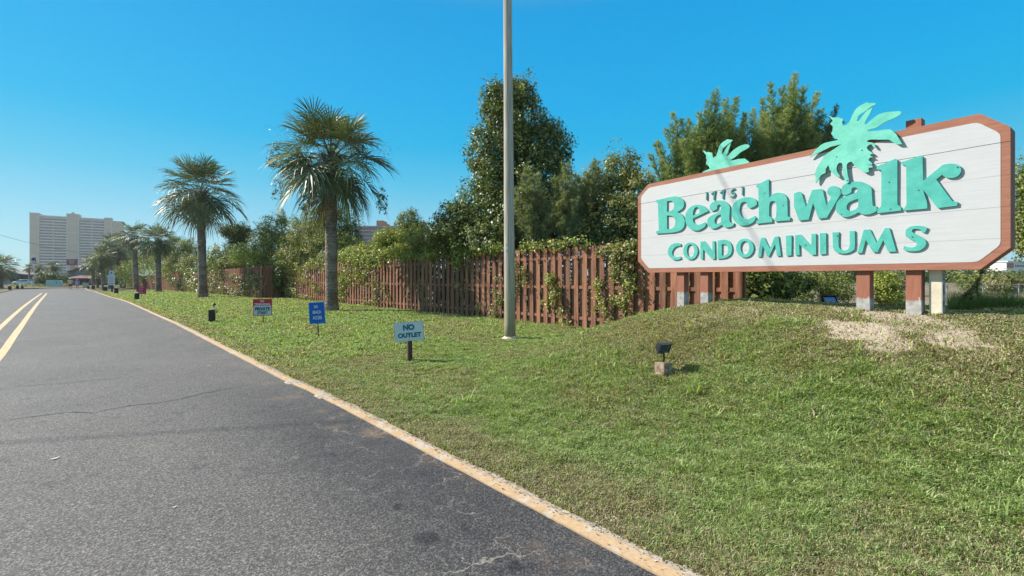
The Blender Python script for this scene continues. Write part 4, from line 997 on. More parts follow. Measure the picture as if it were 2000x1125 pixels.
ck_ = thing('overhead_cable', 'cable leaving the pole above the photo, its faint shadow slants across the sign', 'cable', tuple(Pq[0]))
MB().tube(Pq, .0135, 6).build('cable', mat('black_rubber', (.02, .02, .02), .6), ck_)
# thin cable against the sky at far left
a = Vector(at(-40, 80, 448)); b_ = Vector(at(215, 120, 500)); P = [a.lerp(b_, f) + Vector((0, 0, -2.2 * math.sin(math.pi * f) * .4)) for f in np.linspace(0, 1, 14)]
tag(MB().tube(P, .03, 5).build('power_line', mat('grey_cable', (.10, .11, .12), .6), loc=tuple(a)), 'thin power line crossing the sky left of the high rise', 'cable')

# ================================================================= big sign
n_ = math.hypot(SVX, F); rx = -SVX / n_, -F / n_            # sign right in camera X,Z
SR = Vector((CR[0] * rx[0] + CF[0] * rx[1], CR[1] * rx[0] + CF[1] * rx[1], 0))
P2 = at(1799.8, Z2); zb = tz(*P2)
sign = thing('entrance_sign', 'big white wooden sign board with turquoise raised lettering and brown border on brown posts', 'sign', (P2[0], P2[1], zb), math.atan2(SR.y, SR.x))
brown = mat('brown_sign_paint', (.30, .125, .078), .65, c2=(.40, .17, .108), scale=3, bump=.4, bscale=20, stretch=(1, 4, 9), spec=.25)
white = mat('white_sign_paint', (.515, .51, .505), .6, c2=(.56, .555, .55), scale=2.5, bump=.10, bscale=16, stretch=(1.2, 4, 14), spec=.3)
teal = mat('turquoise_paint', (.060, .385, .315), .6, c2=(.095, .47, .385), scale=9, bump=.25, bscale=50, spec=.35)
teal_e = teal
ZT, ZB = 3.455 - zb, 1.68 - zb; xl, xr = -sign_t(1246)[0], -sign_t(1973.5)[0]; cl = -sign_t(1266)[0]; cr = -sign_t(1914)[0]
OCT = [(cl, ZB), (cr, ZB), (xr, ZB + .235), (xr, ZT - .215), (cr, ZT), (cl, ZT), (xl, ZT - .21), (xl, ZB + .235)]
il, ir = -sign_t(1252.4)[0], -sign_t(1954.3)[0]; icl, icr = -sign_t(1267.5)[0], -sign_t(1909.5)[0]
INN = [(icl, ZB + .085), (icr, ZB + .085), (ir, ZB + .27), (ir, ZT - .27), (icr, ZT - .095), (icl, ZT - .075), (il, ZT - .225), (il, ZB + .285)]
def chamfer(poly, r_):
    out = []
    for i, p in enumerate(poly):
        a = Vector(poly[i - 1]); b_ = Vector(poly[(i + 1) % len(poly)]); p = Vector(p)
        for f in (.0, .5, 1):
            q1 = p + (a - p).normalized() * r_; q2 = p + (b_ - p).normalized() * r_
            out.append(tuple((1 - f) ** 2 * q1 + 2 * f * (1 - f) * p + f * f * q2))
    return out
def band(poly, z0, z1):
    def clip(P, zc, keep_above):
        out = []
        for i in range(len(P)):
            a, b_ = P[i], P[(i + 1) % len(P)]; ia = (a[1] >= zc) == keep_above; ib = (b_[1] >= zc) == keep_above
            if ia: out.append(a)
            if ia != ib: f = (zc - a[1]) / (b_[1] - a[1]); out.append((a[0] + (b_[0] - a[0]) * f, zc))
        return out
    return clip(clip(poly, z0, True), z1, False)
def plate(mb, poly, y0, y1):
    n = len(poly); vs = [(a, y0, c) for a, c in poly] + [(a, y1, c) for a, c in poly]
    mb.add(vs, [tuple(range(n)), tuple(range(2 * n - 1, n - 1, -1))] + [(i, i + n, (i + 1) % n + n, (i + 1) % n) for i in range(n)])
zl = [ZB, 2.024 - zb, 2.371 - zb, 2.719 - zb, 3.085 - zb, ZT]
THK = .30
m_b, m_w = MB(), MB()
offs = [0, .001, -.0005, .0008, -.002]
for i in range(5):
    g0 = 0 if i == 0 else .0010; g1 = 0 if i == 4 else (.0010 if i != 3 else .0045)
    pb = band(OCT, zl[i] + g0, zl[i + 1] - g1)
    plate(m_b, pb, offs[i], .045)
    plate(m_w, band(chamfer(INN, .04), zl[i] + g0, zl[i + 1] - g1), offs[i] - .0035, offs[i] + .001)
m_b.build('border_planks', brown, sign, world=False); m_w.build('white_face', white, sign, world=False)
mb = MB(); plate(mb, OCT, THK - .045, THK); mb.build('back_board', brown, sign, world=False)
# edge boards closing the gap between the two faces
mb = MB(); n = len(OCT); inn2 = [(a + (0 - a) * .0 + (0.03 if a < -2 else -0.03), c + (.03 if c < (ZT + ZB) / 2 else -.03)) for a, c in OCT]
for i in range(n):
    a, b_ = OCT[i], OCT[(i + 1) % n]; c, d = inn2[i], inn2[(i + 1) % n]
    k = .006
    q = [(a[0], .046, a[1]), (b_[0], .046, b_[1]), (d[0], .046, d[1]), (c[0], .046, c[1]), (a[0], THK - .046, a[1]), (b_[0], THK - .046, b_[1]), (d[0], THK - .046, d[1]), (c[0], THK - .046, c[1])]
    mb.add(q, [(0, 1, 5, 4), (2, 3, 7, 6), (1, 2, 6, 5), (3, 0, 4, 7)])
mb.build('edge_boards', mat('brown_edge', (.19, .075, .05), .7, c2=(.27, .11, .07), scale=4, bump=.4), sign, world=False)
MY = Matrix(((1, 0, 0, 0), (0, 0, -1, 0), (0, 1, 0, 0), (0, 0, 0, 1)))
def letter(frame, loops, yoff=-.031, depth=.024, m=teal, name='letter', smooth=True):
    ox, oy, s_ = frame; LL = []
    for lp in loops:
        pts = smooth_poly(lp) if isinstance(lp, str) else lp
        LL.append([(lambda q: (q[0], q[1] - zb))(sign_local(ox + a / s_, oy + c / s_, -yoff if 0 else yoff)) for a, c in pts])
    M = Matrix.Translation((0, yoff + depth / 2, 0)) @ MY
    return curve_solid(name, LL, depth, m, sign, M)
F1 = (1240, 340, 5.625); F2 = (1400, 320, 5.625); F3 = (1560, 180, 5.627); F4 = (1540, 300, 5.625); F5 = (1680, 280, 5.625); F6 = (1640, 420, 10.0); F7 = (1360, 250, 12.5)
letter(F1, ["230,285! 262,280 400,250 465,247 520,275 540,320 525,375 465,418! 515,445 546,510 540,575 500,620 420,642! 235,655! 235,628! 262,618! 252,312! 232,308!",
            "352,300! 395,293 425,315 430,350 415,390 380,410 352,415!", "352,455! 395,458 430,480 445,520 435,570 400,600 354,604!"])
letter(F1, ["553,500 560,430 595,375 650,342 710,338 760,355 800,395 805,408! 635,490! 645,530 680,555 720,552 768,530! 780,548! 770,575 730,605 680,622 625,612 580,575 558,530",
            "637,455! 640,410 660,370 690,365 708,395 705,430!"])
A1 = "822,385 828,335 870,302 930,290 985,298 1025,330 1042,365! 1036,490! 1045,525 1065,538 1088,540! 1080,565 1040,582 1005,587 975,575 952,558! 895,592 845,598 805,570 793,525 805,485 850,450 905,425 935,400 947,370 940,340 920,336 905,350 900,380 870,400 840,403"
letter(F1, [A1, "945,445! 945,525! 915,545 885,545 875,515 885,480 910,455"])
letter(F2, ["330,440 335,470 365,485 400,475 435,450 438,415 415,385 360,367 290,372 225,400 180,445 163,510 170,580 205,640 260,675 330,675 400,640 430,590! 415,572! 385,590 345,605 300,600 265,565 250,510 258,450 285,420 320,420"])
letter(F2, ["432,235! 565,168! 572,175! 572,375! 620,330 680,318 735,330 768,375 775,440 778,575! 808,588! 805,620! 640,632! 635,605! 648,590! 655,500 648,430 615,408 585,425 574,480! 575,570! 605,598! 610,640! 435,658! 432,635! 460,610! 462,570! 455,262! 435,258!"])
letter(F4, ["60,440! 115,418 145,435! 190,598! 258,400! 360,388! 378,398! 412,575! 470,478! 435,450 425,410 450,370 500,355 545,370 568,400 575,440! 420,705! 330,715! 270,545! 222,725! 115,735! 60,580!"])
letter(F4, ["580,420 590,360 640,325 720,308 800,310 870,340 912,378! 918,480! 925,572! 965,580! 968,625 920,655 860,670 810,665 770,645! 700,680 630,698 570,680 530,640 520,590 535,530 590,485 680,450 740,430 758,400 745,375 710,372 692,390 690,420 660,445 620,455 590,445",
            "765,495! 765,585! 730,615 680,630 645,615 640,580 660,540 710,515"])
letter(F5, ["182,252! 390,168! 408,180! 408,670! 445,700! 448,738! 195,768! 185,755! 190,715! 225,700! 232,660! 232,300! 220,288! 185,288!"])
letter(F5, ["450,208! 665,132! 685,142! 690,415! 870,265 920,232 1010,222 1080,240 1108,285 1095,335 1050,370 990,380 935,370 900,345! 835,395! 1010,635! 1070,645! 1065,685! 850,710! 815,665! 690,510! 735,650! 738,715! 480,738! 470,725! 500,690! 508,660! 505,258! 490,240! 455,232!"])
c = dict(yoff=-.026, depth=.019)
letter(F1, ["505,768! 500,792! 470,790 430,815 408,860 420,895 455,912 500,905! 510,925! 480,940 430,942 385,915 362,870 368,820 400,775 450,758 480,758"], **c)
letter(F1, [ellipse(610, 845, 80, 95), ellipse(611, 842, 40, 70)], **c)
letter(F1, ["720,742! 765,738! 850,850! 850,738! 875,735! 880,935! 845,932! 750,828! 750,938! 720,928!"], **c)
letter(F1, ["908,730! 990,722 1040,745 1065,800 1062,860 1035,900 980,925 908,932!", "955,770! 1000,775 1022,810 1020,860 995,890 955,895!"], **c)
letter(F2, [ellipse(308, 925, 97, 104), ellipse(308, 922, 48, 73)], **c)
letter(F2, ["485,812! 520,810! 580,940! 635,800! 675,795! 705,1010! 660,1012! 640,880! 575,1018! 555,1015! 505,900! 488,1020! 450,1022!"], **c)
letter(F2, ["757,790! 822,785! 820,1005! 765,1010!"], **c)
letter(F2, ["860,782! 920,778! 1038,905! 1038,770! 1090,768! 1090,998! 1040,1000! 905,885! 910,1002! 865,1005!"], **c)
letter(F4, ["343,875! 412,872! 415,1102! 348,1108!"], **c)
letter(F4, ["483,865! 553,862! 550,1000 570,1048 615,1063 655,1048 672,1005! 670,850! 728,848! 728,1030 700,1070 640,1095 580,1098 520,1080 488,1035!"], **c)
letter(F6, ["470,285! 590,280! 715,550! 885,255! 970,252! 1105,712! 945,718! 850,490! 740,725! 650,725! 510,485! 440,740! 345,745!"], **c)
letter(F6, ["1285,350 1300,290 1350,245 1430,215 1530,208 1640,220 1715,250! 1665,345! 1600,330! 1590,300 1540,275 1450,270 1415,295 1420,330 1500,380 1600,430 1670,490 1690,550 1670,610 1610,665 1520,700 1400,708 1300,695 1240,670! 1255,605! 1340,628 1430,630 1490,600 1505,560 1470,515 1380,470 1310,430 1285,390"], **c)
# small street number
dg_ = mat('dark_turquoise_metal', (.03, .22, .20), .5, c2=(.05, .30, .26), scale=8)
def digit(frame, pth, wd=13):
    ox, oy, s_ = frame; L_ = []; R2 = []
    for i, p in enumerate(pth):
        a = pth[max(i - 1, 0)]; b_ = pth[min(i + 1, len(pth) - 1)]; dx, dy = b_[0] - a[0], b_[1] - a[1]; l = math.hypot(dx, dy)
        L_.append((p[0] - dy / l * wd / 2, p[1] + dx / l * wd / 2)); R2.append((p[0] + dy / l * wd / 2, p[1] - dx / l * wd / 2))
    letter(frame, [L_ + R2[::-1]], yoff=-.026, depth=.014, m=dg_, name='digit')
digit(F1, [(774, 205), (786, 200), (788, 225), (786, 285)]); digit(F1, [(836, 222), (846, 212), (880, 185), (868, 235), (866, 285)], 14)
digit(F1, [(934, 210), (944, 200), (978, 168), (966, 225), (964, 272)], 14); digit(F1, [(1096, 158), (1062, 175), (1056, 205), (1085, 202), (1098, 225), (1080, 252), (1050, 248)], 13)
digit(F2, [(266, 262), (280, 250), (281, 280), (279, 345)])
PALM = "325,255! 380,280! 430,275! 490,295! 475,325! 485,368! 520,360 560,320 585,260 625,190 680,145 750,108! 765,118! 845,120! 848,135! 800,155! 745,200! 690,235! 655,265! 650,290 635,315! 660,315! 700,260! 750,200! 815,165! 780,240! 740,310! 722,350! 745,350 800,300 880,245 960,220 1060,212 1110,208 1128,225 1115,248 1050,285 990,310 930,340 860,385 800,405 760,415! 760,430! 850,425 940,412 1005,408! 1070,460! 1135,570! 1080,575! 1020,540! 990,522 900,522 800,520 755,530! 750,545! 815,555! 840,590! 845,615! 820,605! 800,575 770,580 745,610! 765,640! 800,660! 815,680! 785,680! 790,700! 820,715! 780,720! 765,745! 800,775! 810,795! 740,800! 800,805! 815,825! 770,830! 765,850! 775,870! 740,885! 700,870 650,835 600,790 580,765 545,775 528,800 530,850 540,920 552,965! 548,990 530,1000 515,990! 495,930 485,860 478,790 455,775 430,790 415,830 420,870 445,910 455,930! 420,930! 370,890! 340,850! 325,800! 295,845! 295,885! 245,910! 190,1000! 183,985! 185,930! 175,905! 200,830! 250,750 290,690 350,650! 470,570! 350,600! 250,650! 170,690! 120,718! 150,680! 210,610 270,565 340,545 415,530! 435,518! 400,510! 355,455! 370,430! 375,380! 345,345! 375,315!"
teal2 = mat('light_turquoise_paint', (.10, .47, .35), .6, c2=(.18, .60, .46), scale=5, bump=.3, bscale=50, spec=.35)
letter(F3, [PALM], yoff=-.050, depth=.017, m=teal2, name='palm_cutout')
SP = "145,1075! 330,990! 300,930! 235,870! 255,760! 230,735! 245,670! 155,555! 190,555! 250,595! 305,585! 385,605! 400,715! 420,722 480,680 520,580 560,440 640,350 750,275! 885,290! 850,340! 740,420! 640,500! 615,625! 640,640! 700,540 770,430 840,365! 800,500! 735,670! 770,680 880,560 1020,460 1140,410 1250,400 1295,440 1270,480 1190,530 1080,590 980,680 880,750 810,790! 900,790! 1020,755! 1180,745! 1290,830! 1290,1040! 300,1240!"
letter(F7, [SP], yoff=THK + .012, depth=-.022 * -1, m=teal2, name='palm_cutout')
mb = MB()
for fr, a_, b2 in ((F3, 688, 635), (F3, 530, 968), (F3, 410, 708), (F5, 308, 424), (F5, 632, 511), (F5, 1062, 258), (F5, 322, 718), (F2, 512, 320), (F2, 715, 455), (F4, 522, 900), (F4, 570, 662), (F6, 1400, 425), (F2, 960, 890)):
    q = sign_local(fr[0] + a_ / fr[2], fr[1] + b2 / fr[2], -.07); mb.box((q[0], (-.0515 if fr is F3 else -.0325 if fr is not F6 else -.0275), q[1] - zb), (.011, .006, .011))
mb.build('screw_heads', mat('rusty_screw', (.05, .035, .03), .7), sign, world=False)
# posts: brown paint over bare grey wood at the foot
def postmat(name, top_c, z0, bare=(.36, .345, .32), amp=.055):
    m = bpy.data.materials.new(name); global N, L, tc
    t, N, L = nt(m); o = N.new('ShaderNodeOutputMaterial'); b = N.new('ShaderNodeBsdfPrincipled'); b.inputs['Roughness'].default_value = .75
    tc = N.new('ShaderNodeTexCoord'); mp = N.new('ShaderNodeMapping'); mp.inputs['Scale'].default_value = (20, 20, 2.5); L.new(tc.outputs['Object'], mp.inputs[0])
    n1 = N.new('ShaderNodeTexNoise'); n1.inputs['Scale'].default_value = 3; n1.inputs['Detail'].default_value = 6; L.new(mp.outputs[0], n1.inputs[0])
    n2 = noise(14, 5)
    a_ = ramp(n1.outputs['Fac'], .3, tuple(v * .8 for v in top_c), .7, top_c); g_ = ramp(n2.outputs['Fac'], .3, tuple(v * .7 for v in bare), .7, tuple(v * 1.35 for v in bare))
    sx = N.new('ShaderNodeSeparateXYZ'); L.new(tc.outputs['Object'], sx.inputs[0])
    zz = mth('ADD', sx.outputs[2], mth('MULTIPLY', mth('SUBTRACT', n1.outputs['Fac'], .5), amp * 3.2)); f = mr(zz, z0 + .008, z0 - .008)
    m1 = mix(f.outputs[0], a_.outputs[0], g_.outputs[0]); L.new(m1.outputs[0], b.inputs['Base Color'])
    bp = N.new('ShaderNodeBump'); bp.inputs['Strength'].default_value = .4; bp.inputs['Distance'].default_value = .01; L.new(n1.outputs['Fac'], bp.inputs['Height']); L.new(bp.outputs[0], b.inputs['Normal'])
    L.new(b.outputs[0], o.inputs[0]); return m
pmt = postmat('worn_brown_post', (.35, .13, .075), .19)
pw = .15
for (pxc, yy_, top_z) in ((1336, .06, ZT - .1), (1383, .06, ZT - .1), (1699, .06, ZT - .1), (1799.8, .06, 3.575 - zb)):
    xx = -sign_t(pxc, .06)[0] - pw / 2; wx = P2[0] + SR.x * xx; wy = P2[1] + SR.y * xx; gz = tz(wx, wy) - zb - .12
    MB().box((xx, yy_ + pw / 2, (gz + top_z) / 2), (pw, pw, top_z - gz)).build('post', pmt, sign, world=False, bevel=.004)
# cream post beside the sign
xx = -sign_t(1840, .16)[0] - .055; wx, wy = P2[0] + SR.x * xx + SR.y * -.2, P2[1] + SR.y * xx + SR.x * .2; gz = tz(wx, wy)
cp = thing('cream_post', 'cream painted post with dark hand painted letters on its side, right of the brown posts', 'post', (wx, wy, gz), math.atan2(SR.y, SR.x) )
crm_ = mat('cream_paint', (.60, .52, .38), .7, c2=(.74, .66, .50), scale=5, bump=.3)
MB().box((0, 0, .27), (.115, .13, .82)).build('shaft', crm_, cp, world=False, bevel=.003)
gm_ = mat('grey_side_face', (.34, .33, .31), .7, c2=(.44, .43, .41), scale=6); MB().box((.0605, 0, .27), (.006, .128, .818)).build('side_face', gm_, cp, world=False)  # thin sheet that makes the right side of the post grey
bk_ = mat('black_letter_paint', (.03, .03, .035), .5)
MS = Matrix(((0, 0, 1, .0645), (1, 0, 0, 0), (0, 1, 0, 0), (0, 0, 0, 1)))
for ch, hz_, hh in (('a', .46, .08), ('R', .30, .12), ('e', .13, .08)):
    text_part('painted_letter', ch, .075, hh, Matrix.Translation((0, 0, hz_)) @ MS, bk_, cp, bold=.01)

# ================================================================= small signs on the lawn
blk = mat('black_painted_wood', (.022, .018, .016), .7, c2=(.06, .045, .035), scale=12, bump=.4); dkw = mat('dark_brown_wood', (.05, .032, .022), .8, c2=(.14, .085, .055), scale=8, bump=.5, stretch=(5, 5, 1))
stake = mat('dark_steel', (.035, .035, .04), .45, metal=.6, scale=10)
def panel_sign(name, label, cx, cy, w_, h_, Z, foot, roll, back, border=None, bw=.012, faces=(), yaw=0.0, post=None, cat='sign', group=None):
    """board facing the street; centre at photo pixel (cx,cy), size in metres"""
    x, y = at(cx, Z); fx, fy = at(foot, Z); gz = tz(fx, fy); zc = H - (cy - HZ) / F * Z - gz
    t_ = thing(name, label, cat, (fx, fy, gz), -TH + yaw, group=group)
    ca, sa = math.cos(-TH + yaw), math.sin(-TH + yaw); dx = (x - fx) * ca + (y - fy) * sa
    M0 = Matrix.Translation((dx, 0, zc)) @ Matrix.Rotation(roll, 4, 'Y')
    def pl(nm, w2, h2, y0, th, m, ox=0, oz=0, rad=.012):
        mb = MB(); pts = []
        r_ = min(rad, w2 / 3, h2 / 3)
        for qx, qz, a0 in ((w2 / 2 - r_, h2 / 2 - r_, 0), (-w2 / 2 + r_, h2 / 2 - r_, 90), (-w2 / 2 + r_, -h2 / 2 + r_, 180), (w2 / 2 - r_, -h2 / 2 + r_, 270)):
            for a in (0, 45, 90): pts.append((qx + r_ * math.cos(R(a0 + a)) + ox, qz + r_ * math.sin(R(a0 + a)) + oz))
        n = len(pts); vs = [M0 @ Vector((a, y0, c)) for a, c in pts] + [M0 @ Vector((a, y0 + th, c)) for a, c in pts]
        mb.add(vs, [tuple(range(n - 1, -1, -1)), tuple(range(n, 2 * n))] + [(i, (i + 1) % n, (i + 1) % n + n, i + n) for i in range(n)])
        return mb.build(nm, m, t_, world=False)
    pl('board', w_, h_, -.004, .006, border or back)
    if border: pl('face', w_ - 2 * bw, h_ - 2 * bw, -.0062, .002, back)
    for f in faces:
        if f[0] == 'rect': pl('colour_field', f[3], f[4], -.0082 - (.0006 if len(f) > 6 else 0), .0018, f[5], f[1], f[2], .004)
        elif f[0] == 'text':
            text_part('lettering', f[1], f[4], f[5], Matrix.Translation((0, 0, 0)) @ M0 @ Matrix.Translation((f[2], -.0105, f[3])) @ MY, f[6], t_, bold=f[7] if len(f) > 7 else 0)
    if post: post(t_, M0, dx, zc)
    return t_
sw = mat('sign_white', (.62, .66, .66), .4, scale=4, var=.05); tl = mat('sign_teal_text', (.012, .16, .22), .5, var=.05); rd = mat('sign_red', (.55, .025, .035), .45, var=.06); bkk = mat('sign_black_text', (.02, .035, .05), .5)
lb_ = mat('sign_pale_blue', (.50, .58, .62), .45, var=.05); bl_ = mat('sign_blue', (.008, .12, .48), .4, var=.06); lbl = mat('sign_light_blue', (.16, .38, .68), .45, var=.05); wt = mat('sign_text_white', (.75, .78, .8), .5, var=.04)
sil = mat('grey_edge', (.30, .31, .30), .5, var=.1); mar = mat('sign_maroon', (.40, .012, .07), .5, var=.1); pk = mat('sign_pink', (.62, .25, .30), .5, var=.1)
def wpost(t_, M0, dx, zc):
    MB().box((0, .045, zc / 2 - .02), (.078, .078, zc + .30), R(28)).build('post', dkw, t_, world=False, bevel=.003)
    mb = MB()
    for zz in (.135, -.14): mb.box(M0 @ Vector((0, -.010, zz)), (.010, .004, .010))
    mb.build('bolts', bkk, t_, world=False)
Zs = ug(798, 708, G=terrain)[3]
k = Zs / F
panel_sign('no_outlet_sign', 'white board with teal words NO OUTLET on a square dark post', 798.8, 647.3, 57 * k, 38 * k, Zs, 799, R(-4.6), sw, sil, .006,
           [('text', 'NO', .002, .075 * 1.0, .205, .105, tl, .06), ('text', 'OUTLET', .008, -.065, .42, .088, tl, .055)], post=wpost)
def spost(t_, M0, dx, zc):
    MB().tube([(0, .006, -.1), (dx * .5, .006, zc * .5), (dx, .006, zc)], .013, 6).build('stake', stake, t_, world=False)
Zs = ug(514, 633.5, G=terrain)[3]; k = Zs / F; w_, h_ = 37 * k, 32.5 * k
panel_sign('private_street_sign', 'red and white board reading NO TRESPASSING PRIVATE STREET on a thin stake', 512.8, 600.3, w_, h_, Zs, 514.3, R(-1.2), lb_, rd, .022,
           [('rect', 0, h_ * .29, w_ - .03, h_ * .38, rd), ('text', 'NO', 0, h_ * .37, w_ * .19, h_ * .12, wt, .02), ('text', 'TRESPASSING', 0, h_ * .185, w_ * .84, h_ * .125, wt, .02),
            ('text', 'PRIVATE', 0, -h_ * .09, w_ * .80, h_ * .21, bkk, .04), ('text', 'STREET', 0, -h_ * .32, w_ * .54, h_ * .16, bkk, .03)], post=spost)
Zs = ug(622, 659.6, G=terrain)[3]; k = Zs / F; w_, h_ = 31.5 * k, 42.3 * k
panel_sign('beach_access_sign', 'upright blue board reading NO BEACH ACCESS on a thin stake', 619.2, 611.2, w_, h_, Zs, 622.3, R(-3.5), bl_, lbl, .014,
           [('text', 'NO', -.01, h_ * .29, w_ * .23, h_ * .13, wt, .02), ('text', 'BEACH', 0, h_ * .04, w_ * .50, h_ * .14, wt, .02), ('text', 'ACCESS', .004, -h_ * .22, w_ * .56, h_ * .15, wt, .02)], post=spost)
# maroon yard sign with four illegible pale lines
Zs = ug(277, 583, G=terrain)[3]; k = Zs / F; w_, h_ = 19.5 * k, 14.5 * k
panel_sign('maroon_yard_sign', 'small maroon board with rows of pale writing on a thin stake', 276, 566.8, w_, h_, Zs, 277, R(1), mar, None, 0,
           [('rect', -w_ * .03 + dx_, h_ * zz, w_ * ww, h_ * .09, pk) for dx_, zz, ww in ((0, .33, .5), (0, .10, .42), (0, -.12, .34), (0, -.35, .46))], post=spost)
def bpost(t_, M0, dx, zc):
    MB().box((0, .06, zc / 2 - .3), (.14, .10, zc + .3)).build('post', blk, t_, world=False, bevel=.004)
Zs = ug(218, 571, G=terrain)[3]; k = Zs / F
panel_sign('pink_notice', 'tall notice with a white panel of pink writing under a pale blue panel', 217.6, 547, 14 * k, 19.5 * k, Zs, 218, 0, sw, None, 0,
           [('rect', 0, 2 * k, 12.5 * k, 13.5 * k, lb_)] + [('rect', random.uniform(-.02, .02), (7 - 2.3 * i) * k, random.uniform(7, 11) * k, .9 * k, pk, 1) for i in range(6)] + [('rect', 0, -7.2 * k, 13 * k, 1.0 * k, bkk, 1)], post=bpost)
panel_sign('blue_notice', 'small pale blue panel with a blue figure above the pink notice', 217.8, 532.8, 9.3 * k, 8.6 * k, Zs - .05, 218, 0, lb_, None, 0, [('rect', 0, .4 * k, 2.6 * k, 3.2 * k, bl_), ('rect', 0, -2.2 * k, 7 * k, 1.2 * k, lbl)],
           post=lambda t_, M0, dx, zc: MB().box((0, .09, zc / 2), (.05, .05, zc)).build('post', stake, t_, world=False))

# floodlights
metal_b = mat('black_lamp_metal', (.018, .019, .022), .35, var=.2, spec=.5); glassm = mat('lamp_glass', (.05, .08, .11), .08, var=.1, spec=.8)
def flood(name, label, t_, c, s_, yaw, tilt, lens=None, post_foot=None):
    """lamp head as parts of t_: housing with stepped body, hood rim and glass"""
    M0 = Matrix.Translation(c) @ Matrix.Rotation(yaw, 4, 'Z') @ Matrix.Rotation(tilt, 4, 'X')
    def bx(mb, p, d, tp=1.0):
        vs = []
        for z in (-.5, .5):
            for x_, y_ in ((-.5, -.5), (.5, -.5), (.5, .5), (-.5, .5)):
                q = tp if y_ > 0 else 1; vs.append(M0 @ Vector((p[0] + x_ * d[0] * q, p[1] + y_ * d[1], p[2] + z * d[2] * q)))
        mb.add(vs, [(3, 2, 1, 0), (4, 5, 6, 7), (0, 1, 5, 4), (1, 2, 6, 5), (2, 3, 7, 6), (3, 0, 4, 7)])
    mb = MB(); bx(mb, (0, .30 * s_, 0), (1 * s_, .42 * s_, .78 * s_), .72); bx(mb, (0, .02 * s_, 0), (1.14 * s_, .12 * s_, .92 * s_)); bx(mb, (0, -.10 * s_, .47 * s_), (1.2 * s_, .28 * s_, .05 * s_)); bx(mb, (.58 * s_, -.05 * s_, .0), (.05 * s_, .16 * s_, .9 * s_)); bx(mb, (-.58 * s_, -.05 * s_, .0), (.05 * s_, .16 * s_, .9 * s_))
    for i in range(5): bx(mb, ((-.3 + .15 * i) * s_, .54 * s_, 0), (.03 * s_, .08 * s_, .5 * s_))
    mb.build('housing', metal_b, t_)
    mb = MB(); bx(mb, (0, -.048 * s_, 0), (.98 * s_, .012, .76 * s_)); mb.build('glass', lens or glassm, t_)
    mb = MB(); bx(mb, (0, .05 * s_, -.50 * s_), (.5 * s_, .10 * s_, .07 * s_)); mb.build('bracket', metal_b, t_)
x, y, g, Z = ug(1296, 729, G=terrain)
fl = thing('floodlight', 'black floodlight on a rusty tilted block in the grass before the big sign', 'light', (x, y, g), group='floodlights on the lawn')
s_ = 24 / F * Z
c = Vector(at(1297, Z - .02, 680)); flood('', '', fl, c, s_, -TH + R(28), R(24))
MB().tube([Vector((x, y, g + .10)), c - Vector((0, 0, s_ * .42))], .011, 8).build('stem', metal_b, fl)
rust = mat('rusty_block', (.16, .085, .045), .9, c2=(.42, .33, .25), scale=14, bump=.7, bscale=30)
MB().box((x, y, g + .055), (.15, .15, .15), -TH + R(30), R(-6), R(8)).build('block', rust, fl, bevel=.008)
x, y, g, Z = ug(414, 630, G=terrain)
fl = thing('floodlight', 'small silver headed spotlight on a short dark post left of the red sign', 'light', (x, y, g), group='floodlights on the lawn')
hh = 25 / F * Z; MB().box((x, y, g + hh / 2), (.16, .14, hh), -TH + R(8)).build('post', blk, fl, bevel=.006)
MB().box((x + .1, y - .1, g + hh * .85), (.07, .05, .09), -TH).build('junction_box', sil, fl)
c = Vector(at(417, Z, 594)); flood('', '', fl, c, .12, -TH + R(-50), R(-30), lens=sil); MB().tube([(x + .06, y - .06, g + hh * .8), c - Vector((0, 0, .05))], .01, 6).build('stem', sil, fl)
# lamp behind the mound crest, sky reflection painted blue into its glass colour
Zc = 8.2; x, y = at(1621, Zc); g = tz(x, y); c = Vector(at(1621, Zc, 588.5))
fl = thing('floodlight', 'floodlight with blue sky reflection painted on its glass, peeping over the mound under the sign', 'light', (x, y, g), group='floodlights on the lawn')
flood('', '', fl, c, 24 / F * Zc * .92, -TH, R(-30), lens=mat('sky_reflection_glass', (.10, .30, .62), .12, var=.1, spec=.6)); MB().tube([(x, y, g - .05), c - Vector((0, 0, .06))], .012, 6).build('stem', metal_b, fl)
# dark stub posts along both verges
def stub(px, py, w_, h_, label, knob=True):
    x, y, g, Z = ug(px, py, G=terrain); k = Z / F
    t_ = thing('bollard_light', label, 'bollard', (x, y, g), group='dark stub posts with lamps along the verges')
    MB().box((x, y, g + h_ * k / 2), (w_ * k, w_ * k, h_ * k), -TH).build('post', blk, t_)
    if knob:
        MB().box((x - .0, y, g + (h_ + 1.6) * k), (w_ * .8 * k, w_ * .8 * k, 2.0 * k), -TH + .5, R(25)).build('lamp_head', sil, t_); MB().tube([(x, y, g + h_ * k * .9), (x, y, g + (h_ + 1.4) * k)], .5 * k, 5).build('stem', sil, t_)
for a in ((267.3, 585.5, 5.4, 12, 'stub post with lamp overlapping the maroon sign'), (227.2, 574, 4.4, 10.5, 'thick stub post just right of the pink notice'), (205.5, 568, 4.5, 7, 'stub post with lamp left of the pink notice'), (183, 564.8, 2.4, 6, 'thin stub post in front of the shaggy palm'),
          (172.5, 564.2, 2.2, 5, 'stub post right of the utility box'), (19, 567.5, 3.4, 8, 'leftmost stub post on the far left lawn'), (34, 565, 3.2, 6, 'middle stub post on the far left lawn'), (43.5, 564.3, 2.6, 5, 'right hand stub post on the far left lawn')): stub(*a)
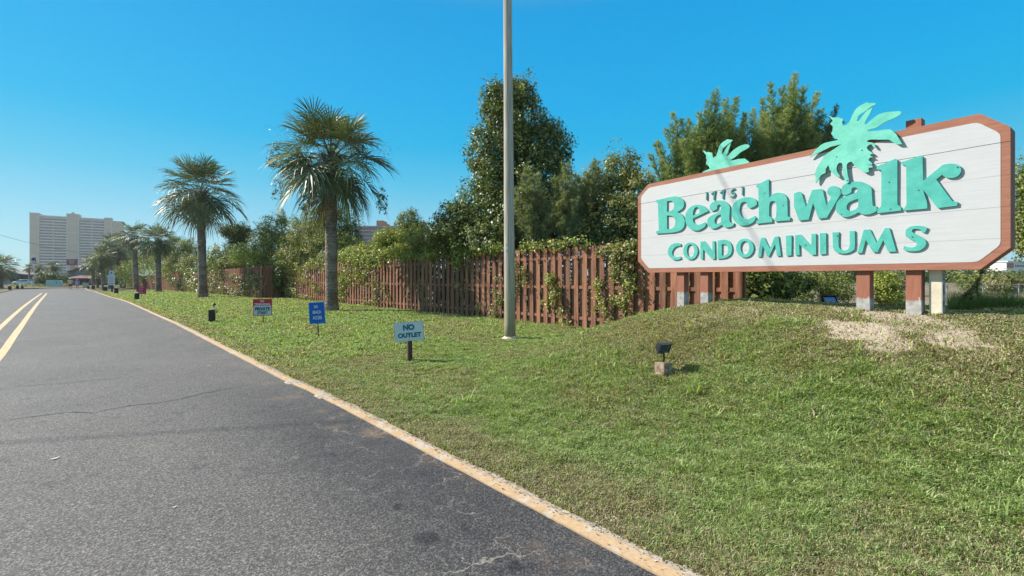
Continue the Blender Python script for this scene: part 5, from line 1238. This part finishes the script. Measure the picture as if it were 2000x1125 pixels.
# ================================================================= high rise
def frame_at(px, Z, z0=None, yaw=0.0):
    x, y = at(px, Z); return (x, y, float(base(y)) if z0 is None else z0)
tan_ = mat('tan_stucco', (.50, .355, .23), .8, c2=(.56, .40, .27), scale=.3); tanl = mat('pale_stucco', (.56, .49, .42), .8, c2=(.62, .55, .48), scale=.3)
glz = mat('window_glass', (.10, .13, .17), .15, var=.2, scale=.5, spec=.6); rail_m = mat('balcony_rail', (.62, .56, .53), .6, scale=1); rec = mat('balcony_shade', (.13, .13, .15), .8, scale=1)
ZT_ = 500.0; k = ZT_ / F
bx_, by_, bz_ = frame_at(148, ZT_)
tower = thing('high_rise', 'tall tan beach high rise with stacked balconies and three solid bays, far left', 'building', (bx_, by_, bz_), -TH + R(38) )
# local frame: x to the right along the facade, y away
W_ = 60.0; hgt = (540 - 427) * k + 1.6 + .5; fh = hgt / 21.5
# the facade is turned, so widths are set by projecting photo columns onto it
def tx_(px):
    u = (px - 1000) / F; c_, s_ = math.cos(-TH + R(38)), math.sin(-TH + R(38))
    # point (bx,by)+t(c,s) on ray u
    X0 = CR[0] * bx_ + CR[1] * by_; Z0 = CF[0] * bx_ + CF[1] * by_; dX = CR[0] * c_ + CR[1] * s_; dZ = CF[0] * c_ + CF[1] * s_
    return (u * Z0 - X0) / (dX - u * dZ)
bays = [(58, 76.5, 'pier', 3.0), (76.5, 130, 'balc', 0), (130, 154.5, 'pier', 4.5), (154.5, 204, 'balc', 0), (204, 218, 'pier', 2.5), (218, 241, 'wing', -1.0)]
core, glass, slabs, rails, piers, caps, trim, fins = MB(), MB(), MB(), MB(), MB(), MB(), MB(), MB()
for a, b_, kind, ex in bays:
    x0, x1 = tx_(a), tx_(b_); cx_ = (x0 + x1) / 2; ww = x1 - x0
    if kind == 'balc':
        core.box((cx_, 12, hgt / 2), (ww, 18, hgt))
        nb = 4
        for i in range(21, -1, -1):
            z = i * fh
            bal = MB().box((cx_, 1.3, z + .15), (ww, 3.2, .35)).build('balcony', tan_, tower, world=False); MB().box((cx_, -.25, z + .85), (ww, .12, .95)).build('rail', rail_m, bal, world=False)
            for j in range(nb):
                gx_ = x0 + ww * (j + .5) / nb
                if i > 9: MB().box((gx_, 2.96, z + 1.6), (ww / nb * .62, .14, 2.3)).build('window', glz, tower, world=False)
                else: glass.box((gx_, 2.96, z + 1.6), (ww / nb * .62, .14, 2.3))
        for j in (0, 2, nb): fins.box((x0 + ww * j / nb, 1.4, hgt / 2), (.5 if j not in (0, nb) else .3, 3.3, hgt))
        caps.box((cx_, 5, hgt + .9), (ww, 13, 1.4))
    else:
        h2 = hgt + ex; piers.box((cx_, 7, h2 / 2), (ww, 16, h2)); caps.box((cx_, 7, h2 + .35), (ww + .8, 16.8, .7))
        for i in range(1, 7): trim.box((cx_, -1.05, h2 * i / 7), (ww * .98, .12, .35))
        if kind == 'pier':
            for sx2 in (x0 + .35, x1 - .35): trim.box((sx2, -1.08, h2 / 2), (.6, .16, h2))
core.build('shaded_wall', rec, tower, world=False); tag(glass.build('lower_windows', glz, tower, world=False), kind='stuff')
piers.build('solid_bays', tan_, tower, world=False); caps.build('roof_caps', tanl, tower, world=False); trim.build('trim', tanl, tower, world=False); fins.build('divider_walls', tanl, tower, world=False)
MB().add([(tx_(138), -1, hgt + 5.2), (tx_(147), -1, hgt + 5.2), (tx_(142.5), -1, hgt + 7.4), (tx_(138), 15, hgt + 5.2), (tx_(147), 15, hgt + 5.2), (tx_(142.5), 15, hgt + 7.4)], [(0, 1, 2), (5, 4, 3), (0, 2, 5, 3), (2, 1, 4, 5), (1, 0, 3, 4)]).build('roof_gable', tan_, tower, world=False)

# distant red brown building above the shrubs
dx_, dy_, dz_ = frame_at(762, 300); k = 300 / F
rb = mat('red_brown_stucco', (.30, .155, .11), .8, c2=(.36, .19, .14), scale=.4); bd = mat('pale_band', (.46, .36, .33), .8, scale=1)
db = thing('distant_hotel', 'long reddish brown block with pale floor bands showing above the shrubs', 'building', (dx_, dy_, dz_), -TH)
W_ = 140 * k; h_ = (540 - 441) * k + 2.1
MB().box((0, 8, h_ / 2), (W_, 16, h_)).build('wall', rb, db, world=False)
mb = MB()
for i in range(11): mb.box((0, -.15, h_ - .6 - i * 2.55), (W_ + .3, .4, .7))
mb.build('floor_bands', bd, db, world=False)
for i in range(4):
    for j in range(24): MB().box((-W_ / 2 + W_ * (j + .5) / 24, -.03, h_ - 2.0 - i * 2.55), (W_ / 24 * .6, .14, 1.3)).build('window', glz, db, world=False)
tc_ = mat('orange_stair_tower', (.46, .21, .11), .8, scale=.5)
MB().box(((740 - 762) * k, 7, (h_ + 11 * k) / 2), (13 * k, 10, h_ + 11 * k)).box(((748 - 762) * k, 7, (h_ + 6 * k) / 2), (8 * k, 10.2, h_ + 6 * k)).build('stair_tower', tc_, db, world=False)
MB().box(((823 - 762) * k, 7, (h_ + 9 * k) / 2), (9 * k, 9, h_ + 9 * k)).build('stair_tower', tc_, db, world=False)

# white flat roofed building on the right horizon
x, y, z = frame_at(1985, 260); k = 260 / F
fb = thing('flat_building', 'white and brick building on the right horizon beyond the field', 'building', (x, y, 0), -TH + R(12))
h_ = (540 - 507) * k
wt2 = mat('white_stucco', (.70, .69, .67), .7, scale=.5); brk = mat('brick_wall', (.34, .15, .10), .8, scale=1)
MB().box((0, 8, h_ / 2), (52 * k, 16, h_)).build('wall', wt2, fb, world=False); MB().box((-16 * k, -.1, h_ * .80), (16 * k, .3, h_ * .28)).build('brick_panel', brk, fb, world=False)
MB().box((0, 8, h_ + .4), (56 * k, 18, .8)).build('roof', wt2, fb, world=False)
for i in range(6): MB().box(((-2 + i * 4.5) * k, -.1, h_ * .78), (2.6 * k, .2, h_ * .13)).build('window', glz, fb, world=False)

# low clubhouse at the end of the street: dark walls, reddish shed roofs, grey gable
Zh = 105.0; x, y, z = frame_at(150, Zh); k = Zh / F; z = float(base(y))
hs_ = thing('clubhouse', 'low house with reddish roof, grey gable and dark walls at the street end', 'building', (x, y, z), -TH)
dkwall = mat('dark_wall', (.030, .030, .034), .7, c2=(.055, .05, .05), scale=1); gab = mat('grey_green_siding', (.26, .29, .265), .8, c2=(.31, .34, .315), scale=1, stretch=(1, 1, 12)); rf = mat('reddish_shingles', (.20, .105, .095), .85, c2=(.29, .16, .145), scale=3, bump=.4)
def P_(px, py, yy=0.0): return ((px - 150) * k, yy, H - (py - HZ) * k - z)
MB().box(((158 - 150) * k, 5, P_(0, 541)[2] / 2), (62 * k, 9, P_(0, 541)[2])).build('wall', dkwall, hs_, world=False)
def slab(pts, y0, y1, nm, m, par, dzb=0.0):
    n = len(pts); vs = [(a, y0, c) for a, _, c in pts] + [(a, y1, c + dzb) for a, _, c in pts]
    return MB().add(vs, [tuple(range(n)), tuple(range(2 * n - 1, n - 1, -1))] + [(i, i + n, (i + 1) % n + n, (i + 1) % n) for i in range(n)]).build(nm, m, par, world=False)
slab([P_(128, 530), P_(176, 518), P_(196, 530), P_(196, 541), P_(128, 541)], 1.5, 9, 'gable', gab, hs_)
slab([P_(124, 529.5), P_(176, 516), P_(198, 529), P_(198, 531), P_(176, 518), P_(124, 531)], .8, 9.5, 'roof_edge', rf, hs_)
mb = MB(); q = [P_(131, 543, -1.2), P_(196, 543, -1.2), P_(190, 530, 2), P_(172, 529, 2), P_(150, 538, 1.4)]
q2 = [(a, b_, c - .25) for a, b_, c in q]; n = 5; mb.add(q + q2, [(0, 1, 2, 3, 4), (9, 8, 7, 6, 5)] + [(i, i + 5, (i + 1) % 5 + 5, (i + 1) % 5) for i in range(5)]).build('porch_roof', rf, hs_, world=False)
slab([P_(118, 529), P_(121, 523), P_(150, 515), P_(160, 520), P_(128, 529)], 3, 12, 'rear_roof', rf, hs_)
for px in (139, 150, 161, 172): MB().box((*P_(px, 551)[:1], .48, P_(px, 551)[2]), (5 * k, .08, 9 * k)).build('window', glz, hs_, world=False)
MB().box((P_(125.5, 535)[0], 1.2, P_(0, 537)[2]), (3.4 * k, 1, 12 * k)).build('chimney', mat('cream_siding', (.44, .42, .33), .8, scale=2), hs_, world=False)
# maroon billboard
Zb = 150.0; x, y = at(141, Zb); k = Zb / F; z = float(base(y))
bb = thing('maroon_billboard', 'maroon board with two rows of pale writing rising over the clubhouse roof', 'sign', (x, y, z), -TH)
zc = H - (512 - HZ) * k - z
MB().box((0, 0, zc), (20 * k, .4, 11.5 * k)).build('board', mat('dull_maroon', (.22, .075, .085), .7, var=.1, scale=2), bb, world=False)
for i, (zz, ww) in enumerate(((2.4, 12), (-1.4, 9))):
    mb = MB(); n = int(ww / 1.3)
    for j in range(n): mb.box(((-ww / 2 + ww * (j + .5) / n) * k, -.23, zc + zz * k), (ww / n * .62 * k, .06, 1.5 * k))
    mb.build('writing', mat('faded_white', (.60, .50, .50), .7), bb, world=False)
MB().box((0, .1, zc / 2), (1.2, .3, zc)).build('post', tan_, bb, world=False)

# left building
Zl = 112.0; x, y = at(20, Zl); k = Zl / F; z = float(base(y))
lh = thing('garage_building', 'pale green building with a dark carport at the far left edge', 'building', (x, y, z), -TH + R(10))
def Q_(px, py, yy=0.0): return ((px - 20) * k, yy, H - (py - HZ) * k - z)
slab([Q_(-25, 562), Q_(19, 562), Q_(19, 531), Q_(13, 527), Q_(-25, 524)], 0, 10, 'wall', mat('pale_green_wall', (.38, .42, .36), .8, c2=(.45, .49, .42), scale=.8), lh)
slab([Q_(19, 562), Q_(36, 562), Q_(36, 534.5), Q_(19, 532)], .4, 10, 'carport', mat('dark_carport', (.05, .045, .07), .8, c2=(.09, .08, .11), scale=1), lh)
slab([Q_(36, 560), Q_(48, 560), Q_(48, 536.5), Q_(36, 535)], .8, 10, 'brick_end', mat('dark_brick', (.11, .05, .045), .85, c2=(.17, .08, .07), scale=3), lh)
slab([Q_(-27, 523), Q_(13, 525.8), Q_(36, 533.5), Q_(49, 535.5), Q_(49, 537), Q_(36, 535.2), Q_(13, 527.8), Q_(-27, 525)], -.5, 10.5, 'roof', mat('pale_roof', (.40, .36, .34), .8, scale=2), lh)
mb = MB(); mb.box((*Q_(6, 545)[:1], -.05, Q_(0, 546)[2]), (5 * k, .12, 8 * k)); mb.build('window', glz, lh, world=False)

# clubhouse hedge bushes, planting in front, box
GRP = 'round bushes at the end of the street'
bush('round_bush', 'left half of the dark clipped bushes at the end of the street', 'shrub', [(84, 545, 12, 97, 12), (92, 540, 10, 97, 8)], 3000, .22, PAL_DARK, (86, 97), group=GRP, r0=.1, nl=4, cl_r=.6)
bush('round_bush', 'right half of the dark clipped bushes, behind the pale street sign', 'shrub', [(110, 544, 16, 97, 12), (122, 548, 10, 97, 10), (102, 540, 10, 97, 8)], 3600, .22, PAL_DARK, (110, 97), group=GRP, r0=.1, nl=4, cl_r=.6)
for px, w2, lb in ((34, 12, 'low hedge left of the parked cars'), (52, 10, 'low hedge under the white car'), (70, 9, 'low hedge at the flagpole foot'), (84, 8, 'low hedge left of the pale street sign'), (128, 7, 'small pale shrub right of the pale street sign')):
    bush('low_hedge', lb, 'shrub', [(px, 559.5, w2, 91, 3.6), (px + w2 * .6, 560, w2 * .7, 91, 3.2)], 1200, .16, [PAL_MID, PAL_BRIGHT, PAL_VINE][px % 3], (px, 91), group='low hedges at the end of the street', r0=.03, nl=3, cl_r=.35)
# pale community sign
Zs = 88.0; x, y = at(105, Zs); k = Zs / F; z = tz(x, y)
cs = thing('community_sign', 'pale turquoise rounded sign board with a small blue mark at the end of the street', 'sign', (x, y, z), -TH)
def rrect(w2, h2, r_, n=5):
    o_ = []
    for qx, qz, a0 in ((w2 / 2 - r_, h2 / 2 - r_, 0), (-w2 / 2 + r_, h2 / 2 - r_, 90), (-w2 / 2 + r_, -h2 / 2 + r_, 180), (w2 / 2 - r_, -h2 / 2 + r_, 270)):
        for i in range(n): a = R(a0 + 90 * i / (n - 1)); o_.append((qx + r_ * math.cos(a), qz + r_ * math.sin(a)))
    return o_
zc = H - (553.6 - HZ) * k - z
for (w2, h2, y0, y1, m, nm) in ((31, 12.6, 0, .25, mat('sign_pale_edge', (.50, .60, .60), .6), 'board'), (28.6, 10.4, -.03, .02, mat('sign_turquoise_face', (.24, .46, .44), .5, c2=(.36, .56, .52), scale=.9), 'face')):
    pts = rrect(w2 * k, h2 * k, 2.6 * k); n = len(pts); vs = [(a, y0, zc + c) for a, c in pts] + [(a, y1, zc + c) for a, c in pts]
    MB().add(vs, [tuple(range(n - 1, -1, -1)), tuple(range(n, 2 * n))] + [(i, (i + 1) % n, (i + 1) % n + n, i + n) for i in range(n)]).build(nm, m, cs, world=False)
MB().ell((5.5 * k, -.05, zc + 2.2 * k), (1.9 * k, .03, 1.6 * k)).build('blue_mark', mat('mark_blue', (.03, .30, .48), .5), cs, world=False)
mb = MB(); mb.box((-11 * k, .12, (zc - 5 * k) / 2), (.3, .2, zc)); mb.box((11 * k, .12, (zc - 5 * k) / 2), (.3, .2, zc)); mb.build('legs', dkw, cs, world=False)
# flag
Zf = 90.0; x, y = at(66.5, Zf); k = Zf / F; z = tz(x, y)
fp = thing('flagpole', 'white flagpole with a drooping red white and blue flag', 'flagpole', (x, y, z))
zt = H - (501 - HZ) * k - z; MB().tube([(0, 0, 0), (0, 0, zt)], [.09, .055], 10).ell((0, 0, zt + .08), (.11, .11, .11)).build('pole', mat('white_metal', (.65, .66, .66), .4), fp, world=False, smooth=True)
def cloth(z0, z1, x0, x1, y_=-.12):
    vs = []; fs = []; nu, nv = 8, 10
    for j in range(nv + 1):
        f = j / nv; zz = z0 + (z1 - z0) * f; hang = ((zt - .3 - zz) / (14.5 * k))
        for i in range(nu + 1):
            g = x0 + (x1 - x0) * i / nu; xx = g * (.5 + .9 * hang) * 1.0; vs.append((xx - .25 * hang, y_ * math.cos(i * 1.9) * .8 - .1, zz - .25 * g * (1 - f)))
    for j in range(nv):
        for i in range(nu): a = j * (nu + 1) + i; fs.append((a, a + 1, a + nu + 2, a + nu + 1))
    mb = MB(); n = len(vs); mb.add(vs + [(a, b_ + .03, c) for a, b_, c in vs], fs + [tuple(reversed([i + n for i in f])) for f in fs]); return mb
fr_, fw_, fbl = mat('flag_red', (.65, .03, .06), .7, var=.05), mat('flag_white', (.72, .72, .74), .7, var=.05), mat('flag_blue', (.02, .05, .20), .7, var=.05)
fl_ = cloth(zt - 8 * k, zt - .2, -.45, .45).build('flag', fbl, fp, world=False)
for i in range(6):
    za, zb2 = zt - (8 + 7 * i / 6) * k, zt - (8 + 7 * (i + 1) / 6) * k; cloth(zb2, za, -.5, .5).build('stripe', (fr_, fw_)[i % 2], fl_, world=False)
# utility box
Zu = 80.0; x, y = at(167, Zu); k = Zu / F; z = tz(x, y); ub = thing('utility_box', 'pale green utility cabinet beside the end of the verge', 'box', (x, y, z), -TH)
h_ = 8.2 * k; MB().box((0, 0, h_ / 2 + .1), (7.2 * k, .5, h_)).build('cabinet', mat('pale_green_metal', (.42, .47, .40), .6, var=.08), ub, world=False, bevel=.02); MB().box((0, 0, h_ + .13), (7.8 * k, .6, .08)).build('lid', mat('lid_metal', (.36, .40, .35), .6), ub, world=False); MB().box((0, -.26, h_ / 2 + .1), (.03, .02, h_ * .85)).build('door_seam', blk, ub, world=False)

# parked cars
def car(label, px, Z, yaw, paint, s_=1.0):
    x, y = at(px, Z); z = tz(x, y) + .02
    t_ = thing('parked_car', label, 'car', (x, y, z), yaw, group='cars parked behind the hedge')
    prof = [(-2.25, .35), (-2.3, .62), (-2.1, .78), (-1.25, .92), (-.55, 1.38), (.75, 1.42), (1.45, 1.02), (2.1, .94), (2.25, .7), (2.25, .35)]
    vs = []
    for sd in (-1, 1):
        for a, c in prof: vs.append((a, sd * (.86 if c < 1 else .66), c))
    n = len(prof); mb = MB().add(vs, [tuple(range(n)), tuple(range(2 * n - 1, n - 1, -1))] + [(i, i + n, (i + 1) % n + n, (i + 1) % n) for i in range(n)]); mb.build('body', paint, t_, world=False, smooth=False, bevel=.05)
    for sd in (-1, 1):
        g = MB()
        w_ = [(-1.05, .98), (-.52, 1.32), (.7, 1.36), (1.2, 1.02)]; g.add([(a, sd * (.88 - (c - .95) * .46), c) for a, c in w_] + [(a, sd * (.84 - (c - .95) * .46), c) for a, c in w_], [(0, 1, 2, 3), (7, 6, 5, 4)]).build('side_window', glz, t_, world=False)
    MB().add([(-1.27, -.62, .96), (-1.27, .62, .96), (-.62, .56, 1.37), (-.62, -.56, 1.37)], [(0, 1, 2, 3)]).build('windscreen', glz, t_, world=False); MB().add([(1.5, -.6, 1.04), (1.5, .6, 1.04), (.83, .54, 1.4), (.83, -.54, 1.4)], [(3, 2, 1, 0)]).build('rear_window', glz, t_, world=False)
    for a in (-1.4, 1.4):
        for sd in (-1, 1):
            w2 = MB().tube([(a, sd * .70, .33), (a, sd * .90, .33)], .33, 16).build('wheel', mat('tyre', (.02, .02, .02), .8), t_, world=False); MB().tube([(a, sd * .88, .33), (a, sd * .915, .33)], .19, 12).build('rim', sil, w2, world=False)
    for sd in (-1, 1): MB().box((-2.27, sd * .6, .68), (.06, .35, .13)).build('headlight', wt, t_, world=False)
wp_ = mat('white_car_paint', (.60, .66, .72), .25, var=.03, spec=.6); bp_ = mat('blue_car_paint', (.012, .10, .42), .2, var=.05, spec=.6)
car('white car parked behind the hedge, left of the flagpole', 50, 97, -TH + .1, wp_); car('blue car just behind the white car left of the flagpole', 62, 100, -TH + .15, bp_); car('blue car right of the flagpole beside the pale street sign', 82, 98, -TH + .3, bp_)

# chain link fence in the open field
def linkfence():
    gal = mat('galvanised_pipe', (.38, .39, .38), .45, metal=.5, var=.1)
    xs_ = [(1500 + i * 70) for i in range(10)]; Zs_ = [25.5 - .10 * i for i in range(10)]
    P = []
    for px, Z in zip(xs_, Zs_):
        x, y = at(px, Z); P.append((x, y, tz(x, y)))
    t_ = thing('chain_link_fence', 'low chain link fence with pipe posts crossing the sandy field', 'fence', P[0])
    for x, y, z in P: MB().tube([(x, y, z - .1), (x, y, z + 1.25)], .035, 8).build('post', gal, t_)
    MB().tube([(x, y, z + 1.2) for x, y, z in P], .022, 6).build('top_rail', gal, t_)
    mb = MB()
    for i in range(len(P) - 1):
        a, b_ = Vector(P[i]), Vector(P[i + 1]); L_ = (b_ - a).length; n = int(L_ / .16)
        for j in range(n):
            f = j / n
            for g in (.5, -.5):
                f2 = min(1, max(0, f + g * 1.1 / L_ * 2)); p = a.lerp(b_, f); q = a.lerp(b_, f2); w_ = .0035
                mb.add([p + Vector((0, 0, .05)), p + Vector((0, 0, .05 + w_ * 2)), q + Vector((0, 0, 1.18)), q + Vector((0, 0, 1.18 - w_ * 2))], [(0, 1, 2, 3)])
    mb.build('wire_mesh', gal, t_)
linkfence()
# orange debris lying in the field
x, y, z, Z = ug(1957, 549.5, G=lambda a, b_: terrain(a, b_)); Z = 60; x, y = at(1957, Z); z = tz(x, y); mb = MB()
for i in range(5): mb.box((x + (i - 2) * .5, y + random.uniform(-.3, .3), z + .25), (.55, .7, random.uniform(.15, .4)), random.uniform(0, 1), R(10))
tag(mb.build('orange_debris', mat('orange_plastic', (.55, .23, .14), .7, var=.1), loc=(x, y, z)), 'low orange pink heap lying in the field behind the chain link fence', 'debris')

# tall dark weeds right of the cream post
def weed_strip():
    r = np.random.default_rng(12); n = 17000
    x = np.empty(n); y = np.empty(n)
    px = r.uniform(1855, 2080, n); Z = r.uniform(5.9, 7.6, n); X = (px - 1000) / F * Z; x = CR[0] * X + CF[0] * Z; y = CR[1] * X + CF[1] * Z
    z = terrain(x, y); h = r.uniform(.08, .30, n) * (.5 + 1.1 * fbm(x * 3, y * 3, 5)); w_ = .003
    a = r.uniform(0, 6.283, n); ln = h * r.uniform(.1, .6, n); V = np.empty((n, 3, 3), dtype=np.float32)
    V[:, 0] = np.stack([x - w_, y, z - .02], 1); V[:, 1] = np.stack([x + w_, y + w_, z - .02], 1); V[:, 2] = np.stack([x + np.cos(a) * ln, y + np.sin(a) * ln, z + h], 1)
    k = np.arange(n) * 3; c = np.array([[.17, .23, .10]]) * r.uniform(.5, 1.6, (n, 1)); c = np.repeat(c, 3, 0)
    tag(npmesh('tall_grass', V.reshape(-1, 3), np.stack([k, k + 1, k + 2], 1), leafmat('grass_blade'), tint=c), 'taller darker grass behind the mound right of the cream post', 'grass', kind='stuff')
weed_strip()
for px, h_, Zw, lb in ((1912, 82, 6.2, 'tall bare stemmed weed leaning right of the cream post'), (1962, 64, 6.6, 'thin weed with a bent top near the right edge'), (1896, 50, 6.4, 'short weed just left of the tall bare weed'), (1885, 34, 6.0, 'low feathery weed close to the cream post')):
    x, y = at(px, Zw); z = tz(x, y); ht = h_ / F * Zw * 1.1; t_ = thing('weed', lb, 'plant', (x, y, z), group='weeds right of the cream post')
    tp = Vector((x + CR[0] * .10, y + CR[1] * .10, z + ht)); md = Vector((x - CR[0] * .03, y - CR[1] * .03, z + ht * .5))
    MB().tube([Vector((x, y, z - .03)), md, tp], [.013, .010, .004], 5).build('stem', bark, t_)
    q = [(p.x, p.y, p.z, .035, .035, .06) for p in (md, md.lerp(tp, .3), md.lerp(tp, .6), tp, Vector((x, y, z + ht * .25)))]
    C, nn, tone, cc, d = clump_leaves(q, 260, cl_per=5, cl_r=.03); V_, Q_ = leaf_cards(C, nn, .035, aspect=.35); npmesh('leaves', V_, Q_, LM, parent=t_, tint=np.repeat(tints(260, tone, PAL_DARK), 4, 0))

# ================================================================= two walkers
skin = mat('skin', (.46, .27, .19), .6, var=.05)
def person(label, px, py, hpx, Zp, shirt, shorts, hat, step=.14, seed=0):
    x, y = at(px, Zp); z = float(base(y)) + .004; hs2 = hpx / F * Zp; s_ = hs2 / 1.72
    t_ = thing('person', label, 'person', (x, y, z), R(0) + math.atan2(y, x) - R(90))
    # local: +y away from the camera (walking away)
    J = {'pel': (0, 0, .95), 'spi': (0, .01, 1.15), 'che': (0, .02, 1.36), 'nek': (0, .01, 1.48), 'hea': (0, .02, 1.60), 'top': (0, .02, 1.70),
         'hl': (-.10, 0, .90), 'kl': (-.11, step * .8, .50), 'al': (-.11, step * .9, .09), 'tl': (-.12, step * .9 + .14, .03),
         'hr': (.10, 0, .90), 'kr': (.11, -step * .2, .49), 'ar': (.11, -step * 1.5, .12), 'tr': (.12, -step * 1.5 + .12, .03),
         'sl': (-.19, .01, 1.40), 'el': (-.27, -.08, 1.13), 'wl': (-.26, .02, .90), 'fl': (-.25, .05, .80), 'sr': (.19, .01, 1.40), 'er': (.27, .03, 1.13), 'wr': (.26, .14, .92), 'fr': (.25, .18, .83)}
    E = [('pel', 'spi'), ('spi', 'che'), ('che', 'nek'), ('nek', 'hea'), ('hea', 'top'), ('pel', 'hl'), ('hl', 'kl'), ('kl', 'al'), ('al', 'tl'), ('pel', 'hr'), ('hr', 'kr'), ('kr', 'ar'), ('ar', 'tr'), ('che', 'sl'), ('sl', 'el'), ('el', 'wl'), ('wl', 'fl'), ('che', 'sr'), ('sr', 'er'), ('er', 'wr'), ('wr', 'fr')]
    RD = {'pel': (.15, .11), 'spi': (.135, .10), 'che': (.16, .11), 'nek': (.055, .055), 'hea': (.085, .10), 'top': (.06, .07), 'hl': (.09, .09), 'hr': (.09, .09), 'kl': (.058, .058), 'kr': (.058, .058), 'al': (.04, .04), 'ar': (.04, .04), 'tl': (.035, .03), 'tr': (.035, .03),
          'sl': (.06, .06), 'sr': (.06, .06), 'el': (.042, .042), 'er': (.042, .042), 'wl': (.03, .03), 'wr': (.03, .03), 'fl': (.03, .02), 'fr': (.03, .02)}
    ks = list(J); me = bpy.data.meshes.new('body'); me.from_pydata([tuple(v * s_ for v in J[q]) for q in ks], [(ks.index(a), ks.index(b_)) for a, b_ in E], []); me.update()
    o = bpy.data.objects.new('body', me); col.objects.link(o); o.parent = t_; me.materials.append(skin)
    sk = o.modifiers.new('skin', 'SKIN'); 
    for i, q in enumerate(ks): me.skin_vertices[0].data[i].radius = (RD[q][0] * s_, RD[q][1] * s_)
    me.skin_vertices[0].data[0].use_root = True
    o.modifiers.new('sub', 'SUBSURF').levels = 1; o.modifiers['sub'].render_levels = 2
    def sv(p): return tuple(v * s_ for v in p)
    def shell(rings, m, nm):
        mb = MB(); n = 14; vs = []; fs = []
        for (cx_, cy_, cz_, ra, rb_) in rings:
            for i in range(n): a = 2 * math.pi * i / n; vs.append(sv((cx_ + ra * math.cos(a), cy_ + rb_ * math.sin(a), cz_)))
        for j in range(len(rings) - 1):
            for i in range(n): fs.append((j * n + i, j * n + (i + 1) % n, (j + 1) * n + (i + 1) % n, (j + 1) * n + i))
        fs.append(tuple(reversed(range(n)))); fs.append(tuple(range((len(rings) - 1) * n, len(rings) * n)))
        mb.add(vs, fs); return mb.build(nm, m, t_, world=False, smooth=True)
    shell([(0, 0, .86, .21, .16), (0, 0, .98, .20, .155), (0, .01, 1.15, .19, .145), (0, .02, 1.34, .215, .14), (0, .015, 1.43, .17, .11), (0, .01, 1.485, .075, .07)], shirt, 'shirt')
    for sd, e in ((-1, 'el'), (1, 'er')):
        a = Vector(J['sl' if sd < 0 else 'sr']); b_ = Vector(J[e]); MB().tube([sv(a + Vector((-sd * .04, 0, .02))), sv(a), sv(a.lerp(b_, .75))], [.075 * s_, .085 * s_, .082 * s_], 10).build('sleeve', shirt, t_, world=False, smooth=True)
    for h_, kk in (('hl', 'kl'), ('hr', 'kr')):
        a = Vector(J[h_]); b_ = Vector(J[kk]); MB().tube([sv(a + Vector((0, 0, .06))), sv(a.lerp(b_, .3)), sv(a.lerp(b_, .85))], [.115 * s_, .115 * s_, .105 * s_], 12).build('shorts_leg', shorts, t_, world=False, smooth=True)
    for f_ in ('tl', 'tr'):
        p = J[f_]; MB().ell(sv((p[0], p[1] - .04, .045)), sv((.055, .14, .045)), 10, 6).build('shoe', wt, t_, world=False, smooth=True)
    shell([(0, .02, 1.635, .20, .22), (0, .02, 1.65, .19, .21), (0, .02, 1.655, .105, .12), (0, .02, 1.72, .095, .11), (0, .02, 1.76, .06, .07)], hat, 'hat')
    shell([(0, -.02, 1.50, .07, .05), (0, -.03, 1.56, .095, .075), (0, -.02, 1.64, .10, .09)], mat('dark_hair', (.06, .045, .035), .7), 'hair')
    return t_
Zp = ug(137.5, 565.6)[3]
person('person in a straw hat, pale yellow shirt and red shorts walking away', 137.5, 565.6, 21.6, Zp, mat('pale_yellow_cloth', (.62, .58, .36), .8), mat('red_cloth', (.38, .05, .06), .8), mat('straw', (.66, .56, .40), .8), .16)
Zp = ug(151, 564.8)[3]
person('smaller person in a white hat and loose lavender shirt walking away', 151, 564.8, 18.8, Zp, mat('lavender_cloth', (.46, .36, .62), .8), mat('grey_cloth', (.38, .36, .40), .8), mat('white_cloth', (.72, .70, .68), .8), .12)

# ================================================================= sea air
hm = bpy.data.materials.new('pale_sea_air'); t, N, L = nt(hm)
o = N.new('ShaderNodeOutputMaterial'); pv_ = N.new('ShaderNodeVolumePrincipled'); pv_.inputs['Density'].default_value = 0.00026
pv_.inputs['Color'].default_value = (.86, .90, .95, 1); pv_.inputs['Anisotropy'].default_value = 0.3
L.new(pv_.outputs[0], o.inputs['Volume'])
hz_ = MB().box((120, 260, 39), (1100, 1000, 84)).build('haze', hm); tag(hz_, 'faint pale sea air', kind='stuff')
sc.cycles.volume_bounces = 0; sc.cycles.volume_step_rate = 4
